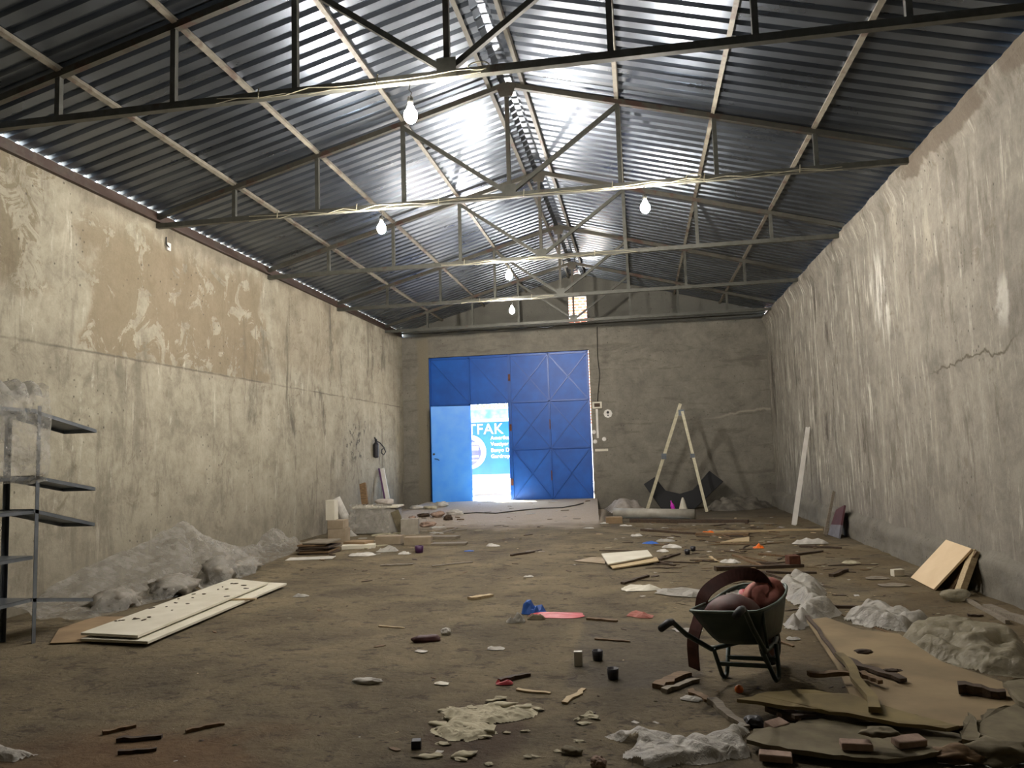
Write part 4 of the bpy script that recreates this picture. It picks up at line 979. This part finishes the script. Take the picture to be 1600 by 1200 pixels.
stick((1240, 1140), (1330, 1128), .03, .02, M_WD, 'thin dark stick between the torn panel and the muddy panel', z=.05)
lump('mud_clod', at(1560, 1190, 2, 0), (.16, .1, .05), M_MUD, 'big mud clod in the bottom right corner', 'clod', 8, .6)
lump('mud_clod', at(1500, 1192, 2, 0), (.1, .07, .04), M_WB, 'brown clod at the bottom edge left of the corner clod', 'clod', 9, .6)
stick((1077, 1084), (1112, 1100), .05, .02, M_WB, 'upper half of the broken lath left of the torn panel')
stick((1112, 1100), (1166, 1142), .055, .03, M_WG, 'lower half of the broken lath reaching the stringy film rag')
lump('dark_lump', at(1178, 1136, 2, 0), (.05, .05, .035), M_BLACK, 'black round lump where the broken lath ends', 'lump', 3, .3)
stick((1026, 1078), (1071, 1055), .09, .03, M_WB, 'short thick board piece left of the wheelbarrow legs, upper one', 'board')
stick((1037, 1084), (1088, 1067), .05, .03, M_WG, 'narrow stick just below the short thick board piece')
lump('orange_fruit', at(1155, 1082, 2, 0), (.026, .026, .026), M_ORANGE, 'small round orange lying beneath the wheelbarrow leg', 'orange', 1, .05)

# ------------------------------------------------------------------ wheelbarrow
WB = (.83, 5.55, .50, .10, .80)
t = empty('wheelbarrow', (WB[0], WB[1], hf(WB[0], WB[1])+.012), label='old dark green wheelbarrow filled with rusty scrap and a pink sack', cat='wheelbarrow')
t.rotation_euler = Euler((0, -.09, -WB[2]), 'XYZ'); t.scale = (WB[4],)*3
# local: +y forward (wheel at origin), x to the right
tub_b = [(-.16, -.66), (.16, -.66), (.17, -.18), (.09, -.08), (-.09, -.08), (-.17, -.18)]
tub_t = [(-.27, -.88), (.27, -.88), (.28, -.25), (.18, .03), (-.18, .03), (-.28, -.25)]
def loop(poly, n=6):
    out = []; m = len(poly)
    for i in range(m):
        p0, p1_, p2_, p3_ = (Vector(poly[(i+k-1) % m]) for k in range(4))
        for k in range(n):
            u = k/n; q = .5*((2*p1_)+(-p0+p2_)*u+(2*p0-5*p1_+4*p2_-p3_)*u*u+(-p0+3*p1_-3*p2_+p3_)*u**3)
            out.append(q*.5+p1_.lerp(p2_, u)*.5)
    return out
lb, lt = loop(tub_b), loop(tub_t); m_ = len(lb); vs = []
zt = lambda y: .60+.07*sstep(-.5, .1, y)
lev = 6
for k in range(lev+1):
    u = k/lev
    for a, b in zip(lb, lt):
        q = a.lerp(b, u**.8); vs.append((q.x, q.y, .31*(1-u)+zt(b.y)*u))
fs = [(k*m_+i, k*m_+(i+1) % m_, (k+1)*m_+(i+1) % m_, (k+1)*m_+i) for k in range(lev) for i in range(m_)]+[tuple(range(m_))]
o = link('tray', MB().add(vs, fs), M_GREEN, t, smooth=True); md = o.modifiers.new('t', 'SOLIDIFY'); md.thickness = .008
rim = [(b.x, b.y, zt(b.y)) for b in lt]; rim.append(rim[0])
link('tray_rim', MB().tube(rim, .011, 8), flat('worn_green_rim', '#4a5850', '#66726a', 9, .5, .2), t, smooth=True)
for s_ in (-1, 1):
    hd = link('handle', MB().tube([(s_*.05, .02, .22), (s_*.15, -.30, .245), (s_*.22, -.70, .27), (s_*.27, -1.0, .47+.03*s_), (s_*.29, -1.14, .60+.05*s_), (s_*.29, -1.18, .62+.05*s_)], .020, 10), M_GREEN, t, smooth=True)
    link('grip', MB().tube([(s_*.29, -1.17, .618+.05*s_), (s_*.295, -1.23, .62+.05*s_), (s_*.30, -1.34, .60+.05*s_)], [.026, .030, .027], 10), M_BLACK, hd, smooth=True)
    link('leg', MB().tube([(s_*.20, -.70, .27), (s_*.215, -.58, .05), (s_*.215, -.55, .018), (s_*.215, -.50, .018), (s_*.215, -.47, .05), (s_*.20, -.40, .26)], .018, 8), M_GREEN, t, smooth=True)
link('cross_bar', MB().bar((-.21, -.62, .14), (.21, -.62, .14), .025, .03), M_GREEN, t)
link('cross_bar', MB().bar((-.21, -.44, .15), (.21, -.44, .15), .025, .03), M_GREEN, t)
link('tray_brace', MB().tube([(.21, -.62, .26), (.25, -.72, .42), (.275, -.78, .60)], .014, 8).tube([(-.06, .0, .24), (-.10, .04, .45), (-.13, .05, .62)], .012, 8).tube([(.06, .0, .24), (.10, .04, .45), (.13, .05, .62)], .012, 8), M_GREEN, t, smooth=True)
w = link('wheel', MB().lathe([(.12, -.02), (.155, -.04), (.185, -.025), (.192, 0), (.185, .025), (.155, .04), (.12, .02)], n=28, mt=Matrix.Translation((0, -.02, .192)) @ Matrix.Rotation(math.pi/2, 4, 'Y')), M_BLACK, t, smooth=True)
link('wheel_rim', MB().lathe([(.12, -.018), (.05, -.035), (.05, .035), (.12, .018)], n=20, mt=Matrix.Translation((0, -.02, .192)) @ Matrix.Rotation(math.pi/2, 4, 'Y')), M_RUST, w)
link('axle', MB().tube([(-.09, -.02, .195), (.09, -.02, .195)], .010, 8), M_GALV, w)
MW = Matrix.Translation(t.location) @ t.rotation_euler.to_matrix().to_4x4() @ Matrix.Scale(WB[4], 4)
def wl(x, y, z): return MW @ Vector((x, y, z))
# what the barrow carries
def band(pts, w, th, name, mat, label, cat, up=(0, 0, 1)):
    pts = [Vector(p) for p in pts]; mb = MB(); vs = []
    for i, p in enumerate(pts):
        d = (pts[min(i+1, len(pts)-1)]-pts[max(i-1, 0)]).normalized(); U = Vector(up); sd_ = d.cross(U).normalized(); nn = sd_.cross(d)
        for a, b in ((-1, -1), (1, -1), (1, 1), (-1, 1)): vs.append(p+sd_*a*w/2+nn*b*th/2)
    n = len(pts)-1
    mb.add(vs, [(4*i+k, 4*i+(k+1) % 4, 4*i+4+(k+1) % 4, 4*i+4+k) for i in range(n) for k in range(4)]+[(3, 2, 1, 0), (4*n, 4*n+1, 4*n+2, 4*n+3)])
    return tag(link(name, mb, mat, smooth=False), label, cat)
M_RB = flat('rusty_brown_band', '#3e211a', '#57302a', 10, .6, .1)
# the band arches over the tray and its long end hangs down outside on the left to the floor
arch = [Vector((.29, 5.36, .03)), Vector((.285, 5.30, .22)), wl(-.36, -.54, .50), wl(-.31, -.52, .66), wl(-.20, -.45, .755), wl(-.07, -.34, .80), wl(.05, -.26, .785), wl(.11, -.22, .71), wl(.13, -.20, .58)]
pts = []
for i in range(len(arch)-1):
    for k in range(5):
        p0 = arch[max(i-1, 0)]; p1_ = arch[i]; p2_ = arch[i+1]; p3_ = arch[min(i+2, len(arch)-1)]; u = k/5
        pts.append(.5*((2*p1_)+(-p0+p2_)*u+(2*p0-5*p1_+4*p2_-p3_)*u*u+(-p0+3*p1_-3*p2_+p3_)*u**3))
pts.append(arch[-1])
band(pts, .085, .012, 'bent_band', M_RB, 'wide rust-brown band arching out of the wheelbarrow down to the floor', 'metal band', up=(.55, .75, -.2))
lump('rusty_scrap', wl(-.05, -.60, .38), (.18, .15, .14), M_RB, 'rounded rust-brown piece filling the rear of the wheelbarrow tray', 'metal scrap', 1, .12)
lump('pink_sack', wl(.05, -.17, .42), (.13, .12, .15), M_PINK, 'lumpy pinkish sack at the front of the wheelbarrow tray', 'sack', 4, .35)
lump('pink_scrap', wl(-.10, -.17, .42), (.09, .08, .11), M_RED, 'reddish pink crumpled bag left of the lumpy sack in the tray', 'bag', 6, .4)
o = film_grid(16, 12, lambda u, v: wl(-.24+.26*u, -.30+.26*v, .60+.045*rg(u*3, v*3, 2)), 'paper_bag', M_FILMW, 'white crumpled paper across the tray under the brown band', 'paper')

# ------------------------------------------------------------------ beige panels and other pieces on the open floor
pa = [at(*q, 2, 0) for q in ((950, 889), (1020, 876), (1012, 866), (940, 872))]
flatboard('panel_board', pa, .045, .018, M_CREAM, 'beige panel on top of the small stack in the middle distance', 'panel')
flatboard('panel_board', [at(*q, 2, 0) for q in ((958, 892), (1030, 880), (1026, 874), (950, 884))], .016, .018, M_WP, 'yellowish panel under the beige one in the small stack', 'panel')
flatboard('pale_sheet', [at(*q, 2, 0) for q in ((897, 878), (945, 882), (950, 873), (925, 872))], .006, .010, M_BOXB, 'thin pale torn sheet left of the beige panels', 'sheet')
scrap(1000, 921, .13, .035, M_CREAM, 'small folded panel with dark underside left of the band loop', name='folded_panel', rz_=.3)
bx('rusty_can', 1243, 887, .14, .14, .14, M_RUST, 'rusty square can standing among the laths', 'can', .2)
scrap(1140, 878, .08, .035, M_PAPER, 'white paper scrap lying beside the crossed laths')
scrap(1265, 850, .11, .06, M_PAPER, 'long white rag lying before the maroon panel', 'rag', 'white_rag', asp=2.3)
scrap(1185, 857, .05, .04, M_ORANGE, 'tiny orange scrap left of the long white rag')
bx('carton_scrap', 1406, 901, .13, .07, .075, M_CREAM, 'small cream carton near the right wall, beyond the beige board', 'carton', .3)
STK = [((1117, 892), (1255, 886), .09, .05, 1, 'longest dark lath in front of the rusty can'), ((1137, 898), (1180, 890), .05, .03, 0, 'lath under the near end of the longest dark lath'),
 ((1147, 868), (1192, 886), .05, .03, 0, 'brown lath crossing toward the rusty can'), ((1183, 880), (1236, 885), .05, .03, 1, 'dark lath touching the rusty can'),
 ((1197, 896), (1276, 897), .05, .03, 1, 'dark bent stick behind the milky film'), ((1192, 897), (1226, 907), .03, .03, 1, 'thin dark stick pointing at the milky film'),
 ((1129, 902), (1155, 903), .05, .02, 1, 'short dark stick right below the longest lath'), ((1154, 869), (1199, 877), .025, .02, 0, 'thin twig beyond the crossed laths'),
 ((1109, 870), (1124, 878), .04, .02, 2, 'pale short stick left of the crossed laths'), ((973, 914), (1014, 903), .05, .03, 1, 'dark bent twig behind the folded panel'),
 ((1032, 878), (1093, 879), .03, .02, 1, 'dark twig right of the beige panels'), ((1030, 875), (1062, 866), .05, .03, 1, 'twig bundle end pointing away right of the beige panels'),
 ((1030, 879), (1054, 884), .05, .03, 1, 'short dark twig at the corner of the beige panels'), ((1185, 866), (1226, 869), .04, .03, 0, 'rough brown stick beyond the rusty can'),
 ((1240, 868), (1285, 862), .05, .03, 1, 'long dark stick right of the rusty can'), ((1250, 855), (1315, 858), .05, .03, 1, 'dark stick just below the long white rag'),
 ((1300, 902), (1324, 892), .06, .04, 1, 'short dark block on the dirt toward the right wall'), ((1296, 950), (1352, 952), .05, .03, 1, 'dark stick between the two milky film heaps'),
 ((798, 870), (846, 861), .05, .03, 1, 'dark splinter left of the torn pale sheet'), ((1512, 962), (1537, 963), .03, .02, 1, 'small dark stick near the yellowish film'),
 ((880, 1100), (915, 1077), .045, .012, 2, 'pale flat lath in the open floor near the bottom'), ((808, 1078), (860, 1083), .035, .012, 2, 'curved pale strip beside the dark debris'),
 ((780, 1068), (826, 1055), .04, .03, 1, 'dark twig above the curved pale strip'), ((595, 884), (645, 883), .09, .02, 3, 'grey torn strip in the middle of the floor, left'),
 ((675, 886), (738, 880), .06, .015, 3, 'grey torn strip in the middle of the floor, right of the other'), ((734, 937), (770, 931), .10, .03, 2, 'small bundle of pale slats in the open floor'),
 ((592, 979), (632, 981), .03, .01, 2, 'thin pale lath on the left half of the floor'), ((183, 1160), (253, 1155), .035, .025, 1, 'straight dark stick at the lower left, upper of two'),
 ((185, 1180), (245, 1174), .025, .02, 1, 'dark stick with a knob at the lower left, lower of two'), ((160, 1148), (212, 1136), .03, .02, 0, 'brown splinter above the dark sticks at the lower left'),
 ((290, 1147), (350, 1134), .03, .02, 0, 'reddish brown splinter right of the dark sticks'), ((655, 842), (715, 826), .07, .02, 3, 'long grey strip pointing away near the blocks'),
 ((1420, 1002), (1300, 955), .02, .01, 0, 'thin brown lath under the milky film edge'), ((1205, 1000), (1240, 1012), .03, .015, 0, 'short chip behind the barrow wheel'),
 ((930, 1000), (985, 1004), .03, .012, 0, 'brown torn strip left of the wheelbarrow handle'), ((918, 968), (965, 972), .05, .02, 0, 'bent yellowish stick right of the red bag')]
for i, (p, q, w_, h_, k, l) in enumerate(STK): stick(p, q, w_, h_, M_WOODS[k], l, seed=i)
scrap(870, 962, .13, .012, M_RED, 'flat red bag lying on the open floor', 'bag', 'red_bag', asp=1.9)
scrap(833, 957, .08, .07, M_BLUEP, 'crumpled bright blue bag beside the red one', 'bag', 'blue_bag', asp=1.3)
scrap(806, 972, .06, .05, M_FILMW, 'whitish film scrap left of the blue bag', 'scrap', 'film_scrap', asp=1.4)
scrap(838, 967, .05, .04, M_MUD, 'grey-green lump of rag between the blue bag and the film scrap', 'rag', 'rag')
lump('paper_ball', at(697, 992, 2, 0), (.045, .04, .035), M_PAPER, 'white crumpled paper ball on the open floor', 'paper', 2, .3)
t = lump('old_shoe', at(665, 1004, 2, 0), (.12, .045, .035), flat('maroon_leather', '#3a1f20', '#4e2b2b', 9, .6), 'dark maroon old shoe lying near the paper ball', 'shoe', 3, .3, rz_=.4)
bx('white_carton', 904, 1042, .06, .035, .10, M_WHITE, 'small white upright carton with dark side on the open floor', 'carton', .1, bev=.003)
for px, py, l in ((934, 1032, 'small black cup right of the white carton'), (958, 1060, 'small dark cup farther right and nearer than the white carton'), (1074, 866, 'black pipe stub in the middle distance, left of two'), (1083, 861, 'black pipe stub in the middle distance, right of two')):
    p = at(px, py, 2, 0); o = link('dark_cup', MB().lathe([(.025, 0), (.035, .005), (.04, .07), (.036, .07), (.03, .01)], n=14), M_DARK, loc=(p.x, p.y, hf(p.x, p.y)+.002), smooth=True); tag(o, l, 'cup')
p = at(655, 864, 2, 0); o = link('purple_cup', MB().lathe([(.05, 0), (.065, .01), (.07, .11), (.06, .11), (.05, .02)], n=16), M_PURPLE, loc=(p.x, p.y, hf(p.x, p.y)), smooth=True); tag(o, 'small dark purple pot on the floor before the blocks', 'pot')
bx('dark_block', 650, 1172, .05, .05, .04, M_BLACK, 'small black cube beside the crumbled plaster', 'block', .2)
lump('bone_scrap', at(573, 1068, 2, 0), (.10, .03, .022), M_PAPER, 'long crumpled whitish scrap alone in the lower floor', 'scrap', 5, .5)
lump('dark_clod', at(893, 1178, 2, 0), (.055, .035, .02), M_MUD, 'dark clod at the bottom between plaster and film rag', 'clod', 12, .5)
lump('terracotta_tip', at(935, 1199, 2, 0), (.04, .03, .03), M_BRICK, 'terracotta brick tip poking in at the bottom edge', 'brick', 12, .4)
SCR = [(775, 1015, .055, .02, M_PAPER, 'white two-part paper scrap in the open floor'), (658, 1020, .04, .012, M_PAPER, 'pale chip nearer than the old shoe'), (788, 1069, .045, .03, M_RED, 'small dark red scrap beside the twig'),
 (770, 853, .09, .05, M_PAPER, 'white and blue wrapper in the middle distance'), (733, 861, .06, .02, M_BLUEP, 'dark blue wrapper left of the white one'), (470, 932, .07, .03, M_FILMW, 'small film scrap right of the white boards'),
 (1000, 962, .10, .05, M_PINK, 'pinkish rag lying left of the wheelbarrow handle'), (1075, 985, .09, .02, M_FILMW, 'white strip of film left of the wheelbarrow tray'), (1065, 928, .22, .08, M_FILMW, 'flattened film scraps behind the wheelbarrow'),
 (826, 935-34, .05, .02, M_PAPER, 'small white paper near the middle of the floor'), (1016, 850, .10, .04, M_BLUEP, 'dark blue wrapper in the paper litter'), (1050, 856, .12, .06, M_PAPER, 'biggest white paper in the litter beyond the beige panels'),
 (1040, 846, .12, .06, M_FILMW, 'crumpled film in the litter beyond the beige panels'), (995, 838, .08, .05, M_PAPER, 'white scrap at the left of the paper litter'), (1035, 862, .07, .04, M_PAPER, 'white scrap at the corner of the beige panels'),
 (978, 822, .10, .05, M_PAPER, 'white papers below the small brown carton'), (945, 818, .08, .04, M_PAPER, 'white paper at the tip of the ramp edge'), (765, 800, .14, .02, M_PAPER, 'pale paper on the bright ramp'),
 (1240, 1001, .04, .02, M_PAPER, 'small pale scrap right of the barrow wheel'), (920, 825, .08, .02, M_PAPER, 'flat paper near the lower end of the ramp'), (722, 797, .30, .03, M_FILMW, 'thin film sheet on the ramp before the door leaf'),
 (835, 862, .12, .02, M_WG, 'dark leaf-like scrap beyond the open floor'), (1012, 868-40, .09, .03, M_FILMW, 'film scrap beyond the paper litter'), (690, 1068, .04, .01, M_CREAM, 'cream chip above the crumbled plaster'),
 (1108, 1012, .04, .02, M_PAPER, 'small white scrap under the barrow tray'), (1080, 1095, .05, .02, M_FILMW, 'small film scrap above the broken lath'),
 (565, 868, .16, .06, M_PAPER, 'crumpled pale sheet before the flattened carton at the far left'), (605, 862, .14, .10, M_FILMW, 'film scrap between the pale blocks at the far left'), (545, 838, .15, .12, M_FILMW, 'crumpled film between the carton stack and the tub'),
 (632, 866, .08, .05, M_PAPER, 'white paper in front of the pale blocks'), (1330, 880, .08, .04, M_PLAST, 'pale chip heap far right on the dirt'), (1372, 905, .10, .03, M_WG, 'grey scrap below the cream carton'), (1395, 915, .12, .02, M_WG, 'long grey scrap before the beige board')]
for px, py, r_2, h_, mm, l in SCR: scrap(px, py, r_2*.78, h_*.6, mm, l, rz_=rnd.uniform(-.5, .5))
# rubble by the ramp's left corner
for i, (px, py) in enumerate(((645, 808), (652, 800), (662, 806), (672, 800), (684, 806), (690, 798), (700, 808), (640, 815), (668, 814), (712, 804))):
    lump('rubble_piece', at(px, py, 2, .12)+Vector((0, 0, hf(*at(px, py, 2, .12)[:2])-.12)), (rnd.uniform(.08, .2), rnd.uniform(.06, .12), rnd.uniform(.04, .08)), (M_BRICK, M_PAPER, M_WD, M_PLAST)[i % 4],
         ('pinkish brick', 'pale crumpled', 'dark', 'grey-beige')[i % 4]+' piece of rubble in the loose heap left of the open door', 'rubble', i, .6, 'rubble beside the gate')
# crumbled plaster patch
PL = [(690, 1110, 4), (705, 1106, 5), (722, 1112, 8), (742, 1108, 7), (765, 1106, 8), (790, 1104, 10), (815, 1108, 9), (835, 1112, 6), (700, 1122, 6), (722, 1126, 8), (745, 1120, 9), (770, 1118, 10), (795, 1121, 8), (822, 1120, 6),
      (690, 1138, 8), (712, 1140, 12), (738, 1142, 14), (752, 1132, 8), (682, 1150, 5), (692, 1160, 5), (755, 1156, 5), (700, 1150, 6), (665, 1182, 8), (685, 1186, 7), (720, 1178, 9), (715, 1190, 5), (768, 1194, 3), (780, 1090, 7), (762, 1094, 5), (832, 1181, 4), (866, 1174, 4),
      (912, 1118, 7), (925, 1124, 6), (905, 1130, 5), (918, 1112, 4), (932, 1120, 4), (897, 1126, 3), (905, 1156, 4), (826, 1144, 4), (796, 1146, 3)]
heap('plaster_heap', [(690, 1108), (735, 1103), (800, 1100), (842, 1108), (836, 1120), (800, 1128), (765, 1133), (772, 1148), (730, 1160), (690, 1154), (676, 1140), (700, 1128)], .05, .010, 31, M_PLAST, 'flat pale heap of crumbled plaster on the floor at the bottom centre', 'plaster', 16, .05, .85, smooth=False)
for i, (px, py, s_) in enumerate(PL):
    k = s_*.0042
    lump('plaster_chunk', at(px+rnd.uniform(-6, 6), py+rnd.uniform(-4, 4), 2, 0), (k*rnd.uniform(1.3, 2.2), k*rnd.uniform(.7, 1.2), k*.22+.003), M_PLAST, 'pale chunk of crumbled plaster strewn at the bottom centre', 'plaster', i, .9, 'crumbled plaster patch', rnd.uniform(-.5, .5), 2, fr=2.4)

# ------------------------------------------------------------------ scattered splinters, crumbs and paper bits: individuals with shared shapes
def protos(fn, n): return [fn(k) for k in range(n)]
def scatter(name, mats, n, region, label, cat, group, size, seed, shape):
    r = random.Random(seed); meshes = []
    for k in range(5):
        mb = MB()
        if shape == 'chip':
            m0 = [(math.cos(a)*(1+.3*r.uniform(-1, 1)), math.sin(a)*(.28+.12*r.random())) for a in np.linspace(0, 6.28, 7)[:-1]]
            mb.prism(m0, 0, .16)
        elif shape == 'twig':
            ps = [(-1+i*.4, .10*r.uniform(-1, 1), .05+.03*r.random()) for i in range(6)]
            mb.tube(ps, [.035, .05, .06, .05, .045, .02], 5)
        elif shape == 'clod':
            pts = []
            mb.lathe([(.05, .5), (.55, .42), (.95, .1), (1.0, 0)], n=7); mb.v = [(x*(1+.3*noise.noise(Vector((x*2, y*2, k)))), y*(.7+.3*noise.noise(Vector((y*3, x, k)))), z) for x, y, z in mb.v]
        else:
            g_ = 4; vs = [((i/g_*2-1)*(1+.3*noise.noise(Vector((i, j, k)))), (j/g_*2-1)*.7, .35*abs(noise.noise(Vector((i*.9, j*.9, k*3))))) for j in range(g_+1) for i in range(g_+1)]
            mb.add(vs, [(j*(g_+1)+i, j*(g_+1)+i+1, (j+1)*(g_+1)+i+1, (j+1)*(g_+1)+i) for i in range(g_) for j in range(g_)])
        for mt_ in mats:
            me = bpy.data.meshes.new(name); me.from_pydata(mb.v, [], mb.f); me.materials.append(mt_); meshes.append(me)
    c = 0
    while c < n:
        x, y = region(r)
        if not (XL+.3 < x < XR-.25 and 2.6 < y < D-.4): continue
        o = bpy.data.objects.new(name, r.choice(meshes)); COL.objects.link(o); s_ = size[0]+(size[1]-size[0])*r.random()**2.2
        s_ *= min(1.5, max(.55, y/9))
        o.location = (x, y, hf(x, y)+.001); o.scale = (s_, s_*r.uniform(.7, 1.2), s_*r.uniform(.5, .9)); o.rotation_euler = (0, 0, r.uniform(-.9, .9) if r.random() < .7 else r.random()*6)
        tag(o, label, cat, group); c += 1
def wide(r):
    y = 3.2+14*r.random()**1.25; w_ = .55*y
    return r.uniform(max(-6, -.80*y+.5), min(3.1, .55*y)), y
def right(r):
    y = r.uniform(6.5, 17); return r.gauss(1.4, .9), y
def mixr(r): return right(r) if r.random() < .55 else wide(r)
scatter('wood_splinter', (M_WD, M_WB), 240, mixr, 'small dark wood splinter strewn over the dirt floor', 'wood splinter', 'wood splinters over the floor', (.018, .09), 21, 'chip')
scatter('dirt_crumb', (M_MUD, M_WD), 230, wide, 'small dark crumb of dirt strewn over the floor', 'dirt crumb', 'dirt crumbs over the floor', (.008, .03), 22, 'clod')
scatter('pale_chip', (M_WP, M_BEIGE, M_PLAST), 120, mixr, 'small pale chip strewn over the dirt floor', 'pale chip', 'pale chips over the floor', (.012, .05), 23, 'chip')
scatter('paper_bit', (M_PAPER,), 70, mixr, 'tiny white paper bit strewn over the dirt floor', 'paper bit', 'paper bits over the floor', (.015, .05), 24, 'scrap')
def midr(r):
    return r.gauss(1.2, .85), r.uniform(7.2, 15.5)
scatter('dark_twig', (M_WD, M_WD, M_WB), 90, midr, 'thin dark twig lying among the litter on the right half of the floor', 'twig', 'twigs among the litter', (.06, .22), 31, 'twig')
def cornr(r): return r.gauss(-4.6, .55), r.uniform(11.5, 16.5)
scatter('carton_bit', (M_BOXB, M_PAPER, M_WG, M_PLAST), 60, cornr, 'small pale carton or board bit strewn before the pile at the far left', 'carton bit', 'bits before the far left pile', (.04, .16), 32, 'chip')
def rampr(r): return r.uniform(-5.2, -1.2), r.uniform(15.3, 19.4)
scatter('ramp_scrap', (M_WB, M_WG, M_PAPER), 60, rampr, 'small scrap lying on the bright ramp before the gate', 'litter', 'litter on the ramp', (.02, .09), 25, 'chip')
o = link('ramp_cable', MB().tube([(x, y, hf(x, y)+.012) for x, y in ((-4.3, 17.6), (-3.9, 17.75), (-3.4, 17.6), (-2.9, 17.95), (-2.4, 18.2), (-1.9, 18.25), (-1.6, 18.6), (-1.45, 18.9))], .016, 6), M_DCABLE)
tag(o, 'dark crack-like cable snaking over the ramp before the gate', 'cable')
